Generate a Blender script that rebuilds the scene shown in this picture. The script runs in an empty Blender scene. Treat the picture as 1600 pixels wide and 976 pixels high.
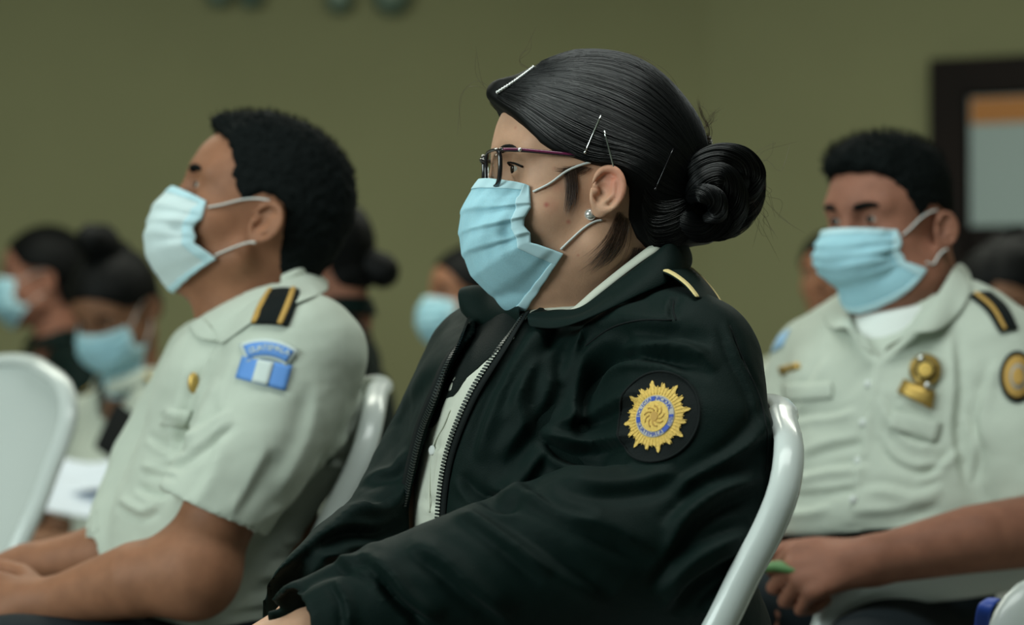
import bpy, bmesh, math, random
import numpy as np
from mathutils import Vector, Matrix
from mathutils.bvhtree import BVHTree
random.seed(7); RNG = np.random.default_rng(7)
SC = bpy.context.scene
# ------------------------------------------------------------------ camera, light, exposure
FPX = 3778.0
CAMZ = 0.98
PITCH = math.atan(97.0/FPX)
cd = bpy.data.cameras.new('camera'); cam = bpy.data.objects.new('camera', cd); SC.collection.objects.link(cam)
cd.sensor_width = 36.0; cd.lens = FPX*36.0/1600.0
cam.location = (0, 0, CAMZ); cam.rotation_euler = (math.pi/2+PITCH, 0, 0)
cd.dof.use_dof = True; cd.dof.focus_distance = 2.43; cd.dof.aperture_fstop = 3.4
cd.clip_end = 60
SC.camera = cam
SC.view_settings.view_transform = 'Standard'
try: SC.view_settings.look = 'None'
except Exception: pass
SC.view_settings.gamma = 1.0; SC.view_settings.use_curve_mapping = False
SC.view_settings.exposure = 0.0
wd = bpy.data.worlds.new('world'); SC.world = wd; wd.use_nodes = True
wd.node_tree.nodes['Background'].inputs[0].default_value = (0.62, 0.88, 0.78, 1)
wd.node_tree.nodes['Background'].inputs[1].default_value = 0.10

def area(name, loc, target, sx, sy, power, col):
    l = bpy.data.lights.new(name, 'AREA'); l.shape = 'RECTANGLE'; l.size = sx; l.size_y = sy
    l.energy = power; l.color = col
    o = bpy.data.objects.new(name, l); SC.collection.objects.link(o); o.location = loc
    d = Vector(target)-Vector(loc); o.rotation_euler = d.to_track_quat('-Z', 'Y').to_euler()
    return o
# daylight through the big windows behind and left of the camera, ceiling tubes above the rows
area('window_light', (-3.4, 0.2, 2.2), (0.1, 3.0, 1.0), 2.6, 1.6, 125, (0.86, 1.0, 0.97))
area('ceiling_light', (0.3, 2.2, 2.95), (0.3, 2.3, 0), 2.0, 0.9, 34, (0.92, 1.0, 0.95))
area('ceiling_light', (-1.0, 5.2, 2.95), (-1.0, 5.3, 0), 2.4, 1.2, 48, (0.97, 1.0, 0.86))
area('ceiling_light', (1.4, 6.0, 2.95), (1.4, 6.1, 0), 1.6, 1.0, 32, (0.97, 1.0, 0.86))

# ------------------------------------------------------------------ helpers
cP, sP = math.cos(PITCH), math.sin(PITCH)
def at(px, py, Y):
    """world point at depth Y seen at photograph position px, py"""
    dx = (px-800.0)/FPX; dz = -(py-488.0)/FPX
    d = np.array([dx, cP-dz*sP, sP+dz*cP])
    return np.array([0, 0, CAMZ])+d*(Y/d[1])
def proj(V):
    x = V[:, 0]; y = V[:, 1]; z = V[:, 2]-CAMZ
    fw = y*cP+z*sP; up = -y*sP+z*cP
    return 800+FPX*x/fw, 488-FPX*up/fw
def A(*v): return np.array(v, dtype=np.float64)
def unit(v): v = np.asarray(v, float); return v/np.linalg.norm(v)

def link(o): SC.collection.objects.link(o); return o
def empty(name, loc, label=None, cat=None, group=None, rz=0):
    o = link(bpy.data.objects.new(name, None)); o.location = loc; o.rotation_euler = (0, 0, rz)
    o.empty_display_size = 0.1
    tag(o, label, cat, group); return o
def tag(o, label=None, cat=None, group=None, kind=None):
    if label: o['label'] = label
    if cat: o['category'] = cat
    if group: o['group'] = group
    if kind: o['kind'] = kind
    return o
def keep(o, parent):
    """parent while keeping the world placement"""
    if parent is None: return
    chain = Matrix.Identity(4); p = parent; ms = []
    while p is not None:
        ms.append(p.matrix_basis if p.parent is None else p.matrix_parent_inverse @ p.matrix_basis); p = p.parent
    for m in reversed(ms): chain = chain @ m
    o.parent = parent; o.matrix_parent_inverse = chain.inverted()
def meshobj(name, V, F, mat, parent=None, smooth=True, mats=None, label=None):
    me = bpy.data.meshes.new(name)
    V = np.asarray(V, dtype=np.float32)
    if isinstance(F, np.ndarray):
        n = F.shape[1]
        me.vertices.add(len(V)); me.vertices.foreach_set('co', V.ravel())
        me.loops.add(F.size); me.loops.foreach_set('vertex_index', F.ravel().astype(np.int32))
        me.polygons.add(len(F)); me.polygons.foreach_set('loop_start', np.arange(0, F.size, n, dtype=np.int32))
        me.update(calc_edges=True)
    else:
        me.from_pydata([tuple(map(float, v)) for v in V], [], F)
    if smooth: me.polygons.foreach_set('use_smooth', np.ones(len(me.polygons), dtype=bool))
    me.validate(); me.update()
    if mat: me.materials.append(mat)
    o = link(bpy.data.objects.new(name, me))
    if parent is not None: keep(o, parent)
    if label: o['label'] = label
    return o
def normals(V, F):
    N = np.zeros_like(V, dtype=np.float64)
    a = V[F[:, 2]]-V[F[:, 0]]; b = V[F[:, 3]]-V[F[:, 1]] if F.shape[1] == 4 else V[F[:, 1]]-V[F[:, 0]]
    n = np.cross(a, b) if F.shape[1] == 4 else np.cross(b, a)
    for i in range(F.shape[1]): np.add.at(N, F[:, i], n)
    return N/np.maximum(np.linalg.norm(N, axis=1, keepdims=True), 1e-12)

# ------------------------------------------------------------------ numpy noise
_perm = np.random.default_rng(3).permutation(256); _perm = np.concatenate([_perm, _perm, _perm])
_grad = np.random.default_rng(4).normal(size=(256, 3)); _grad /= np.linalg.norm(_grad, axis=1)[:, None]
def noise(P):
    P = np.asarray(P, float); I = np.floor(P).astype(int); f = P-I; I &= 255
    u = f*f*f*(f*(f*6-15)+10); out = 0
    for cx in (0, 1):
        for cy in (0, 1):
            for cz in (0, 1):
                h = _perm[_perm[_perm[I[:, 0]+cx]+I[:, 1]+cy]+I[:, 2]+cz]
                g = _grad[h]; w = f-np.array([cx, cy, cz])
                k = (u[:, 0] if cx else 1-u[:, 0])*(u[:, 1] if cy else 1-u[:, 1])*(u[:, 2] if cz else 1-u[:, 2])
                out = out+k*(g*w).sum(1)
    return out

# ------------------------------------------------------------------ signed distance shapes
def smin(a, b, k):
    if k <= 0: return np.minimum(a, b)
    h = np.maximum(k-np.abs(a-b), 0)/k
    return np.minimum(a, b)-h*h*k*0.25
def smax(a, b, k): return -smin(-a, -b, k)
def sph(c, r):
    c = A(*c)
    return lambda P: np.sqrt(((P-c)**2).sum(1))-r
def ell(c, r, R=None):
    """R: rows are the local axes"""
    c = A(*c); r = A(*r); R = np.eye(3) if R is None else np.asarray(R, float)
    def f(P):
        q = (P-c)@R.T
        k0 = np.sqrt(((q/r)**2).sum(1)); k1 = np.sqrt(((q/(r*r))**2).sum(1))
        return k0*(k0-1)/np.maximum(k1, 1e-9)
    return f
def cone(a, b, ra, rb=None):
    a = A(*a); b = A(*b); rb = ra if rb is None else rb; ba = b-a; L = (ba@ba)
    def f(P):
        pa = P-a; t = np.clip(pa@ba/L, 0, 1)
        return np.sqrt(((pa-t[:, None]*ba)**2).sum(1))-(ra+(rb-ra)*t)
    return f
def chain(pts, rs):
    fs = [cone(pts[i], pts[i+1], rs[i], rs[i+1]) for i in range(len(pts)-1)]
    def f(P):
        d = fs[0](P)
        for g in fs[1:]: d = np.minimum(d, g(P))
        return d
    return f
def plane(p, n):
    p = A(*p); n = unit(n)
    return lambda P: (P-p)@n
def rbox(c, h, r, R=None):
    c = A(*c); h = A(*h); R = np.eye(3) if R is None else np.asarray(R, float)
    def f(P):
        q = np.abs((P-c)@R.T)-(h-r)
        return np.sqrt((np.maximum(q, 0)**2).sum(1))+np.minimum(q.max(1), 0)-r
    return f
def poly2(pts, P2):
    pts = np.asarray(pts, float); n = len(pts); d = np.full(len(P2), 1e9); s = np.ones(len(P2))
    for i in range(n):
        a = pts[i]; b = pts[i-1]; e = b-a; w = P2-a
        t = np.clip(w@e/(e@e), 0, 1); q = w-t[:, None]*e
        d = np.minimum(d, (q**2).sum(1))
        c1 = P2[:, 1] >= a[1]; c2 = P2[:, 1] < b[1]; c3 = e[0]*w[:, 1] > e[1]*w[:, 0]
        flip = (c1 & c2 & c3) | (~c1 & ~c2 & ~c3); s[flip] *= -1
    return s*np.sqrt(d)
def U(*items):
    """items: shape, or (shape, k[, 'sub'|'int'])"""
    L = [(i if isinstance(i, tuple) else (i, 0.0)) for i in items]
    def f(P):
        d = None
        for it in L:
            g = it[0](P); k = it[1]; op = it[2] if len(it) > 2 else 'u'
            if d is None: d = g
            elif op == 'sub': d = smax(d, -g, k)
            elif op == 'int': d = smax(d, g, k)
            else: d = smin(d, g, k)
        return d
    return f
def polygonise(f, lo, hi, vox, B=6):
    lo, hi = np.minimum(A(*lo), A(*hi))-vox*2, np.maximum(A(*lo), A(*hi))+vox*2
    nb = np.ceil((hi-lo)/(vox*B)).astype(int); n = nb*B
    ci = [lo[k]+(np.arange(nb[k])*B+(B-1)/2)*vox for k in range(3)]
    C = np.stack(np.meshgrid(*ci, indexing='ij'), -1).reshape(-1, 3)
    dc = f(C); act = np.abs(dc) < vox*B*1.35+0.006
    D = np.repeat(np.repeat(np.repeat(dc.reshape(nb).astype(np.float32), B, 0), B, 1), B, 2)
    bi = np.stack(np.unravel_index(np.nonzero(act)[0], nb), -1)*B
    off = np.stack(np.meshgrid(*[np.arange(B)]*3, indexing='ij'), -1).reshape(-1, 3)
    for s in range(0, len(bi), 1500):
        G = (bi[s:s+1500, None, :]+off[None]).reshape(-1, 3)
        D[G[:, 0], G[:, 1], G[:, 2]] = f(lo+G*vox)
    S = D < 0
    c = np.zeros(tuple(n-1), np.uint8)
    for dx in (0, 1):
        for dy in (0, 1):
            for dz in (0, 1): c += S[dx:n[0]-1+dx, dy:n[1]-1+dy, dz:n[2]-1+dz]
    cells = np.argwhere((c > 0) & (c < 8)); del c
    idx = np.full(tuple(n-1), -1, np.int32); idx[cells[:, 0], cells[:, 1], cells[:, 2]] = np.arange(len(cells))
    acc = np.zeros((len(cells), 3)); cnt = np.zeros(len(cells))
    cor = [(0,0,0),(1,0,0),(0,1,0),(1,1,0),(0,0,1),(1,0,1),(0,1,1),(1,1,1)]
    vals = [D[cells[:, 0]+a, cells[:, 1]+b, cells[:, 2]+g].astype(float) for a, b, g in cor]
    for i in range(8):
        for j in range(i+1, 8):
            if sum(abs(cor[i][k]-cor[j][k]) for k in range(3)) != 1: continue
            m = (vals[i] < 0) != (vals[j] < 0)
            t = np.where(m, vals[i]/np.where(m, vals[i]-vals[j], 1), 0)
            p = A(*cor[i])[None]+t[:, None]*(A(*cor[j])-A(*cor[i]))[None]
            acc[m] += p[m]; cnt[m] += 1
    V = lo+(cells+acc/np.maximum(cnt, 1)[:, None])*vox
    Fs = []
    for ax in range(3):
        sl0 = [slice(None)]*3; sl1 = [slice(None)]*3; sl0[ax] = slice(0, -1); sl1[ax] = slice(1, None)
        E = np.argwhere(S[tuple(sl0)] != S[tuple(sl1)])
        u, w = (ax+1) % 3, (ax+2) % 3
        ok = (E[:, u] > 0) & (E[:, w] > 0) & (E[:, u] < n[u]-1) & (E[:, w] < n[w]-1) & (E[:, ax] < n[ax]-1); E = E[ok]
        if not len(E): continue
        def g(du, dw):
            q = E.copy(); q[:, u] -= du; q[:, w] -= dw; return idx[q[:, 0], q[:, 1], q[:, 2]]
        Q = np.stack([g(1, 1), g(0, 1), g(0, 0), g(1, 0)], 1)
        ins = S[E[:, 0], E[:, 1], E[:, 2]]
        Q[~ins] = Q[~ins][:, ::-1]
        Fs.append(Q)
    F = np.concatenate(Fs)
    F = F[(F >= 0).all(1)]
    return V, F
def biggest(V, F):
    lab = np.arange(len(V))
    while True:
        m = lab[F].min(1); new = lab.copy()
        for i in range(F.shape[1]): np.minimum.at(new, F[:, i], m)
        new = new[new]
        if (new == lab).all(): break
        lab = new
    u, c = np.unique(lab, return_counts=True); k = lab == u[c.argmax()]
    idx = np.cumsum(k)-1
    return V[k], idx[F[k[F].all(1)]]
def relax(V, F, n=1, lam=0.5):
    for _ in range(n):
        S = np.zeros_like(V); c = np.zeros(len(V))
        for i in range(F.shape[1]):
            j = (i+1) % F.shape[1]
            np.add.at(S, F[:, i], V[F[:, j]]); np.add.at(c, F[:, i], 1)
            np.add.at(S, F[:, j], V[F[:, i]]); np.add.at(c, F[:, j], 1)
        V = V*(1-lam)+lam*S/np.maximum(c, 1)[:, None]
    return V
def bbox_of(f, lo, hi): return lo, hi
def subsurf(o, n=1):
    m = o.modifiers.new('s', 'SUBSURF'); m.levels = n; m.render_levels = n

# folds pressed into cloth: polylines in photograph coordinates at the garment's own surface
def folds(V, N, specs, front=True):
    px, py = proj(V); P2 = np.stack([px, py], 1); disp = np.zeros(len(V))
    fw = np.clip(-N[:, 1]*1.6+0.25, 0, 1) if front else 1.0
    for pts, w, amp in specs:
        pts = np.asarray(pts, float)
        if len(pts) > 2: pts = smooth_poly(pts, 4)
        L = np.linalg.norm(np.diff(pts, axis=0), axis=1); T = np.concatenate([[0], np.cumsum(L)]); tot = T[-1]
        sel = (px > pts[:, 0].min()-3*w) & (px < pts[:, 0].max()+3*w) & (py > pts[:, 1].min()-3*w) & (py < pts[:, 1].max()+3*w)
        ii = np.nonzero(sel)[0]
        if not len(ii): continue
        Q = P2[ii]; best = np.full(len(Q), 1e9); tb = np.zeros(len(Q)); sd = np.zeros(len(Q))
        for k in range(len(pts)-1):
            a, b = pts[k], pts[k+1]; e = b-a; t = np.clip((Q-a)@e/(e@e), 0, 1); r = Q-a-t[:, None]*e
            d = np.sqrt((r**2).sum(1)); m = d < best
            best[m] = d[m]; tb[m] = (T[k]+t[m]*L[k])/tot
            sd[m] = np.sign(e[0]*r[m, 1]-e[1]*r[m, 0])
        taper = np.clip(np.minimum(tb, 1-tb)*5, 0, 1)**0.7
        s = best*sd/w                       # signed: soft on one side, sharp drop on the other
        prof = np.where(s < 0, np.exp(-s*s*0.9), np.exp(-(s*2.2)**2))
        prof = prof-0.55*np.exp(-((s-0.95)*1.5)**2)
        disp[ii] += amp*prof*taper*(fw[ii] if front else 1)
    return V+N*disp[:, None]
def smooth_poly(p, n=4, closed=False):
    """Catmull-Rom through points"""
    p = np.asarray(p, float); out = []
    m = len(p)
    for i in range(m if closed else m-1):
        p1 = p[i]; p2 = p[(i+1) % m]
        p0 = p[i-1] if (i > 0 or closed) else 2*p1-p2
        p3 = p[(i+2) % m] if (i+2 < m or closed) else 2*p2-p1
        for j in range(n):
            t = j/n
            out.append(0.5*((2*p1)+(-p0+p2)*t+(2*p0-5*p1+4*p2-p3)*t*t+(-p0+3*p1-3*p2+p3)*t**3))
    if not closed: out.append(p[-1])
    return np.array(out)

# tubes, sheets, boxes
def tube(pts, r, seg=8, closed=False, flat=None, caps=True):
    pts = np.asarray(pts, float); n = len(pts); rs = np.broadcast_to(np.asarray(r, float), (n,))
    T = np.gradient(pts, axis=0)
    if closed: T = np.roll(pts, -1, 0)-np.roll(pts, 1, 0)
    T /= np.linalg.norm(T, axis=1)[:, None]+1e-12
    up = A(0, 0, 1) if abs(T[0][2]) < 0.9 else A(0, 1, 0)
    X = unit(np.cross(up, T[0])); V = []; F = []
    for i in range(n):
        X = X-T[i]*(X@T[i]); X = unit(X); Y = np.cross(T[i], X)
        for k in range(seg):
            a = 2*math.pi*k/seg
            fx, fy = (1, 1) if flat is None else flat
            V.append(pts[i]+rs[i]*(math.cos(a)*X*fx+math.sin(a)*Y*fy))
    for i in range(n if closed else n-1):
        j = (i+1) % n
        for k in range(seg):
            l = (k+1) % seg; F.append([i*seg+k, i*seg+l, j*seg+l, j*seg+k])
    if not closed and caps:
        F.append(list(range(seg))[::-1]); F.append([(n-1)*seg+k for k in range(seg)])
    return np.array(V), F
def merge(*parts):
    V = []; F = []; o = 0
    for v, f in parts:
        V.append(np.asarray(v)); F += [[i+o for i in q] for q in (f.tolist() if isinstance(f, np.ndarray) else f)]; o += len(v)
    return np.concatenate(V), F
def sheet(rows, th, name, mat, parent=None, sub=1, offset=1.0, label=None):
    """grid of points rows[i][j] given thickness"""
    R = np.asarray(rows, float); n, m = R.shape[:2]
    F = [[i*m+j, i*m+j+1, (i+1)*m+j+1, (i+1)*m+j] for i in range(n-1) for j in range(m-1)]
    o = meshobj(name, R.reshape(-1, 3), F, mat, parent, label=label)
    s = o.modifiers.new('t', 'SOLIDIFY'); s.thickness = th; s.offset = offset
    if sub: subsurf(o, sub)
    return o
def resample(p, n):
    p = np.asarray(p, float); L = np.concatenate([[0], np.cumsum(np.linalg.norm(np.diff(p, axis=0), axis=1))])
    t = np.linspace(0, L[-1], n)
    return np.stack([np.interp(t, L, p[:, k]) for k in range(p.shape[1])], 1)

# surface patches: outlines laid onto a garment mesh
def bvh(V, F): return BVHTree.FromPolygons([tuple(map(float, v)) for v in V], [tuple(map(int, f)) for f in F])
class Lay:
    """drops flat artwork onto a surface along a direction; u right, v up, metres"""
    def __init__(s, tree, c, nrm, up, reach=0.15):
        s.t = tree; s.n = unit(nrm); s.u = unit(np.cross(up, s.n)); s.v = np.cross(s.n, s.u); s.reach = reach
        s.c = A(*c)
    def pt(s, u, v, h):
        o = s.c+s.u*u+s.v*v+s.n*s.reach
        hit = s.t.ray_cast(Vector(o), Vector(-s.n), s.reach*2.5)
        p = np.array(hit[0]) if hit[0] is not None else s.c+s.u*u+s.v*v
        return p+s.n*h
    def shape(s, outline, h, th, name, mat, parent, step=0.004, label=None, fan=False):
        bm = bmesh.new()
        vs = [bm.verts.new((a, b, 0)) for a, b in outline]
        if fan:
            c0 = bm.verts.new((float(np.mean([a for a, b in outline])), float(np.mean([b for a, b in outline])), 0))
            for i in range(len(vs)): bm.faces.new((vs[i], vs[(i+1) % len(vs)], c0))
        else:
            bm.faces.new(vs); bmesh.ops.triangulate(bm, faces=bm.faces[:])
        mn = np.min(outline, axis=0); mx = np.max(outline, axis=0)
        for ax, a, b in ((0, mn[0], mx[0]), (1, mn[1], mx[1])):
            k = a+step
            while k < b:
                nn = (1, 0, 0) if ax == 0 else (0, 1, 0)
                bmesh.ops.bisect_plane(bm, geom=bm.verts[:]+bm.edges[:]+bm.faces[:], plane_co=(k, 0, 0) if ax == 0 else (0, k, 0), plane_no=nn)
                k += step
        return s.drop(bm, h, th, name, mat, parent, label)
    def drop(s, bm, h, th, name, mat, parent, label=None):
        r = bmesh.ops.extrude_face_region(bm, geom=bm.faces[:])
        for e in r['geom']:
            if isinstance(e, bmesh.types.BMVert): e.co.z = 1.0
        bmesh.ops.recalc_face_normals(bm, faces=bm.faces[:])
        for v in bm.verts:
            top = v.co.z > 0.5
            v.co = Vector(s.pt(v.co.x, v.co.y, h+(th if top else -0.001)))
        me = bpy.data.meshes.new(name); bm.to_mesh(me); bm.free(); me.materials.append(mat)
        o = link(bpy.data.objects.new(name, me)); keep(o, parent)
        if label: o['label'] = label
        return o
def textmesh(chars, size):
    c = bpy.data.curves.new('tmp', 'FONT'); c.body = chars; c.size = size; c.align_x = 'CENTER'; c.align_y = 'CENTER'
    o = bpy.data.objects.new('tmp', c); link(o); dg = bpy.context.evaluated_depsgraph_get(); dg.update()
    me = o.evaluated_get(dg).to_mesh(); V = [(v.co.x, v.co.y) for v in me.vertices]; F = [list(p.vertices) for p in me.polygons]
    o.evaluated_get(dg).to_mesh_clear(); bpy.data.objects.remove(o); bpy.data.curves.remove(c)
    return V, F
def arc_text(lay, txt, r, a0, a1, size, h, th, name, mat, parent, c=(0, 0), inward=False):
    """letters on an arc from angle a0 to a1 (degrees)"""
    bm = bmesh.new(); n = len(txt)
    for i, ch in enumerate(txt):
        if ch == ' ': continue
        a = math.radians(a0+(a1-a0)*(i+0.5)/n); V, F = textmesh(ch, size)
        rot = a-math.pi/2 if not inward else a+math.pi/2
        ca, sa = math.cos(rot), math.sin(rot)
        vs = [bm.verts.new((c[0]+r*math.cos(a)+x*ca-y*sa, c[1]+r*math.sin(a)+x*sa+y*ca, 0)) for x, y in V]
        for f in F:
            try: bm.faces.new([vs[k] for k in f])
            except ValueError: pass
    return lay.drop(bm, h, th, name, mat, parent)
def outside(T, P, h):
    P = np.array(P, float); sh = P.shape; Q = P.reshape(-1, 3); c = A(0, 0, CAMZ)
    for i, p in enumerate(Q):
        d = p-c; L = np.linalg.norm(d); d = d/L; hit = T.ray_cast(Vector(c+d*1.5), Vector(d), 6)
        if hit[0] is not None:
            l = np.linalg.norm(np.array(hit[0])-c)
            if l-h < L and L-l < .15: Q[i] = c+d*(l-h)
    return Q.reshape(sh)
def ring(r, n=32, sx=1, sy=1, c=(0, 0)): return [(c[0]+r*sx*math.cos(2*math.pi*i/n), c[1]+r*sy*math.sin(2*math.pi*i/n)) for i in range(n)]

# ------------------------------------------------------------------ materials
def mat(name, col, rough=0.6, spec=0.5, metal=0.0, sss=0.0, sheen=0.0, coat=0.0, noise_amt=0.0, nscale=30.0, bump=0.0, bscale=80.0, col2=None, bstretch=None, aniso=0.0, trans=0.0, ssr=(1, .35, .2), sssc=0.01):
    m = bpy.data.materials.new(name); m.use_nodes = True; nt = m.node_tree; p = nt.nodes['Principled BSDF']
    p.inputs['Base Color'].default_value = (*col, 1); p.inputs['Roughness'].default_value = rough
    p.inputs['Specular IOR Level'].default_value = spec; p.inputs['Metallic'].default_value = metal
    p.inputs['Subsurface Weight'].default_value = sss; p.inputs['Subsurface Radius'].default_value = ssr; p.inputs['Subsurface Scale'].default_value = sssc
    p.inputs['Sheen Weight'].default_value = sheen; p.inputs['Coat Weight'].default_value = coat
    p.inputs['Anisotropic'].default_value = aniso; p.inputs['Transmission Weight'].default_value = trans
    tc = nt.nodes.new('ShaderNodeTexCoord')
    if noise_amt > 0 or col2:
        n = nt.nodes.new('ShaderNodeTexNoise'); n.inputs['Scale'].default_value = nscale; n.inputs['Detail'].default_value = 5
        nt.links.new(tc.outputs['Object'], n.inputs['Vector'])
        r = nt.nodes.new('ShaderNodeValToRGB'); r.color_ramp.elements[0].position = 0.3; r.color_ramp.elements[1].position = 0.7
        c2 = col2 if col2 else tuple(min(1, c*(1+noise_amt)) for c in col)
        c1 = col if col2 else tuple(c*(1-noise_amt) for c in col)
        r.color_ramp.elements[0].color = (*c1, 1); r.color_ramp.elements[1].color = (*c2, 1)
        nt.links.new(n.outputs['Fac'], r.inputs['Fac']); nt.links.new(r.outputs['Color'], p.inputs['Base Color'])
    if bump > 0:
        mp = nt.nodes.new('ShaderNodeMapping'); nt.links.new(tc.outputs['Object'], mp.inputs['Vector'])
        if bstretch: mp.inputs['Scale'].default_value = bstretch
        n = nt.nodes.new('ShaderNodeTexNoise'); n.inputs['Scale'].default_value = bscale; n.inputs['Detail'].default_value = 4
        nt.links.new(mp.outputs['Vector'], n.inputs['Vector'])
        b = nt.nodes.new('ShaderNodeBump'); b.inputs['Strength'].default_value = bump; b.inputs['Distance'].default_value = 0.002
        nt.links.new(n.outputs['Fac'], b.inputs['Height']); nt.links.new(b.outputs['Normal'], p.inputs['Normal'])
    return m
def add_spots(m, spots, col):
    """small blemishes on skin: world-space points"""
    nt = m.node_tree; p = nt.nodes['Principled BSDF']; src = p.inputs['Base Color'].links[0].from_socket if p.inputs['Base Color'].links else None
    geo = nt.nodes.new('ShaderNodeNewGeometry')
    for (c, r, k) in spots:
        d = nt.nodes.new('ShaderNodeVectorMath'); d.operation = 'DISTANCE'; d.inputs[1].default_value = tuple(c)
        nt.links.new(geo.outputs['Position'], d.inputs[0])
        mr = nt.nodes.new('ShaderNodeMapRange'); mr.interpolation_type = 'SMOOTHSTEP'
        mr.inputs[1].default_value = 0; mr.inputs[2].default_value = r; mr.inputs[3].default_value = k; mr.inputs[4].default_value = 0
        nt.links.new(d.outputs['Value'], mr.inputs[0])
        mx = nt.nodes.new('ShaderNodeMix'); mx.data_type = 'RGBA'; mx.inputs[7].default_value = (*col, 1)
        if src: nt.links.new(src, mx.inputs[6])
        else: mx.inputs[6].default_value = p.inputs['Base Color'].default_value
        nt.links.new(mr.outputs[0], mx.inputs[0]); src = mx.outputs[2]
    nt.links.new(src, p.inputs['Base Color'])
M = {}
M['skin_f'] = mat('skin_light', (0.56, 0.32, 0.21), 0.55, 0.32, sss=0.12, noise_amt=0.10, nscale=45, bump=0.12, bscale=500)
M['skin_m'] = mat('skin_brown', (0.30, 0.135, 0.075), 0.6, 0.28, sss=0.1, noise_amt=0.12, nscale=40)
M['skin_m2'] = mat('skin_warm_brown', (0.31, 0.135, 0.088), 0.6, 0.28, sss=0.1, noise_amt=0.12, nscale=40)
M['skin_d'] = mat('skin_deep_brown', (0.24, 0.115, 0.065), 0.6, 0.3, noise_amt=0.12, nscale=40)
M['hair'] = mat('hair_black', (0.002, 0.0024, 0.0024), 0.6, 0.15)
M['strand'] = mat('hair_strand', (0.003, 0.0035, 0.004), 0.33, 0.40)
M['brown_strand'] = mat('hair_brown', (0.06, 0.03, 0.018), 0.4, 0.5)
M['fine_hair'] = mat('hair_fine', (0.09, 0.05, 0.03), 0.5, 0.4)
M['hair_m'] = mat('hair_short', (0.003, 0.005, 0.005), 0.8, 0.12, bump=0.8, bscale=260)
M['eye'] = mat('eye_white', (0.40, 0.37, 0.33), 0.25); M['iris'] = mat('iris', (0.02, 0.01, 0.006), 0.1)
M['lip'] = mat('lips', (0.42, 0.17, 0.14), 0.45)
M['jacket'] = mat('jacket_nylon', (0.0018, 0.0095, 0.0078), 0.62, 0.11, sheen=0.02, bump=0.25, bscale=900)
M['lining'] = mat('jacket_lining', (0.004, 0.008, 0.007), 0.8, 0.2, bump=0.5, bscale=500)
M['zip'] = mat('zip_teeth', (0.018, 0.026, 0.026), 0.35, 0.6)
M['zip_t'] = mat('zip_tape', (0.006, 0.009, 0.009), 0.8, 0.2)
M['shirt'] = mat('shirt_cloth', (0.60, 0.62, 0.53), 0.8, 0.2, sheen=0.1, bump=0.15, bscale=1200)
M['shirt_g'] = mat('uniform_shirt', (0.53, 0.58, 0.50), 0.8, 0.2, sheen=0.1, bump=0.1, bscale=700)
M['shirt_w'] = mat('white_undershirt', (0.74, 0.78, 0.75), 0.8, 0.2)
M['trouser'] = mat('trousers_black', (0.008, 0.014, 0.018), 0.8, 0.2)
M['mask'] = mat('mask_blue', (0.37, 0.66, 0.78), 0.8, 0.15, sss=0.15, ssr=(.5, .8, 1), sssc=0.01, bump=0.15, bscale=900, noise_amt=0.04, nscale=600)
M['mask_w'] = mat('mask_pale', (0.64, 0.76, 0.77), 0.8, 0.15, noise_amt=0.03)
M['mask_e'] = mat('mask_edge', (0.52, 0.75, 0.82), 0.8, 0.15)
M['loop'] = mat('ear_loop_white', (0.72, 0.74, 0.72), 0.8, 0.2, bump=0.3, bscale=1500)
M['gold'] = mat('gold_thread', (0.78, 0.52, 0.12), 0.6, 0.5, bump=0.6, bscale=900, noise_amt=0.15, nscale=500)
M['gold2'] = mat('gold_braid_pale', (0.78, 0.62, 0.28), 0.65, 0.4, bump=0.6, bscale=900)
M['goldm'] = mat('gold_metal', (0.50, 0.33, 0.09), 0.45, 0.5, metal=0.75)
M['stripe'] = mat('ochre_stripe', (0.52, 0.31, 0.08), 0.7, 0.3)
M['black'] = mat('black_felt', (0.006, 0.009, 0.009), 0.85, 0.2, bump=0.3, bscale=900)
M['blue'] = mat('blue_enamel', (0.02, 0.07, 0.42), 0.5)
M['bluelt'] = mat('flag_blue', (0.12, 0.30, 0.72), 0.7)
M['bluepale'] = mat('pale_blue', (0.33, 0.55, 0.80), 0.7)
M['white'] = mat('white_thread', (0.62, 0.70, 0.68), 0.7)
M['ringg'] = mat('ring_grey', (0.44, 0.42, 0.40), 0.7, noise_amt=.15, nscale=700)
M['grey'] = mat('grey_thread', (0.38, 0.35, 0.3), 0.7)
M['chair'] = mat('white_plastic', (0.63, 0.68, 0.66), 0.25, 0.5, coat=0.2)
M['silver'] = mat('silver', (0.75, 0.75, 0.74), 0.12, 0.5, metal=1.0)
M['jewel'] = mat('crystal', (0.85, 0.86, 0.85), 0.05, 0.9, metal=0.7)
M['specs'] = mat('glasses_black', (0.012, 0.010, 0.013), 0.2, 0.6, coat=0.3)
M['specs_p'] = mat('glasses_plum', (0.16, 0.015, 0.07), 0.2, 0.6, coat=0.3)
M['phone'] = mat('phone_black', (0.01, 0.012, 0.013), 0.2, 0.5)
M['paper'] = mat('paper', (0.62, 0.68, 0.76), 0.8)
M['green'] = mat('green_plastic', (0.09, 0.22, 0.07), 0.5)
def glassmat():
    m = bpy.data.materials.new('lens_glass'); m.use_nodes = True; nt = m.node_tree; nt.nodes.remove(nt.nodes['Principled BSDF'])
    t = nt.nodes.new('ShaderNodeBsdfTransparent'); t.inputs[0].default_value = (0.93, 0.93, 0.92, 1)
    g = nt.nodes.new('ShaderNodeBsdfGlossy'); g.inputs['Roughness'].default_value = 0.03
    mx = nt.nodes.new('ShaderNodeMixShader'); mx.inputs[0].default_value = 0.10
    nt.links.new(t.outputs[0], mx.inputs[1]); nt.links.new(g.outputs[0], mx.inputs[2])
    nt.links.new(mx.outputs[0], nt.nodes['Material Output'].inputs[0]); return m
M['lens'] = glassmat()
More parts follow.
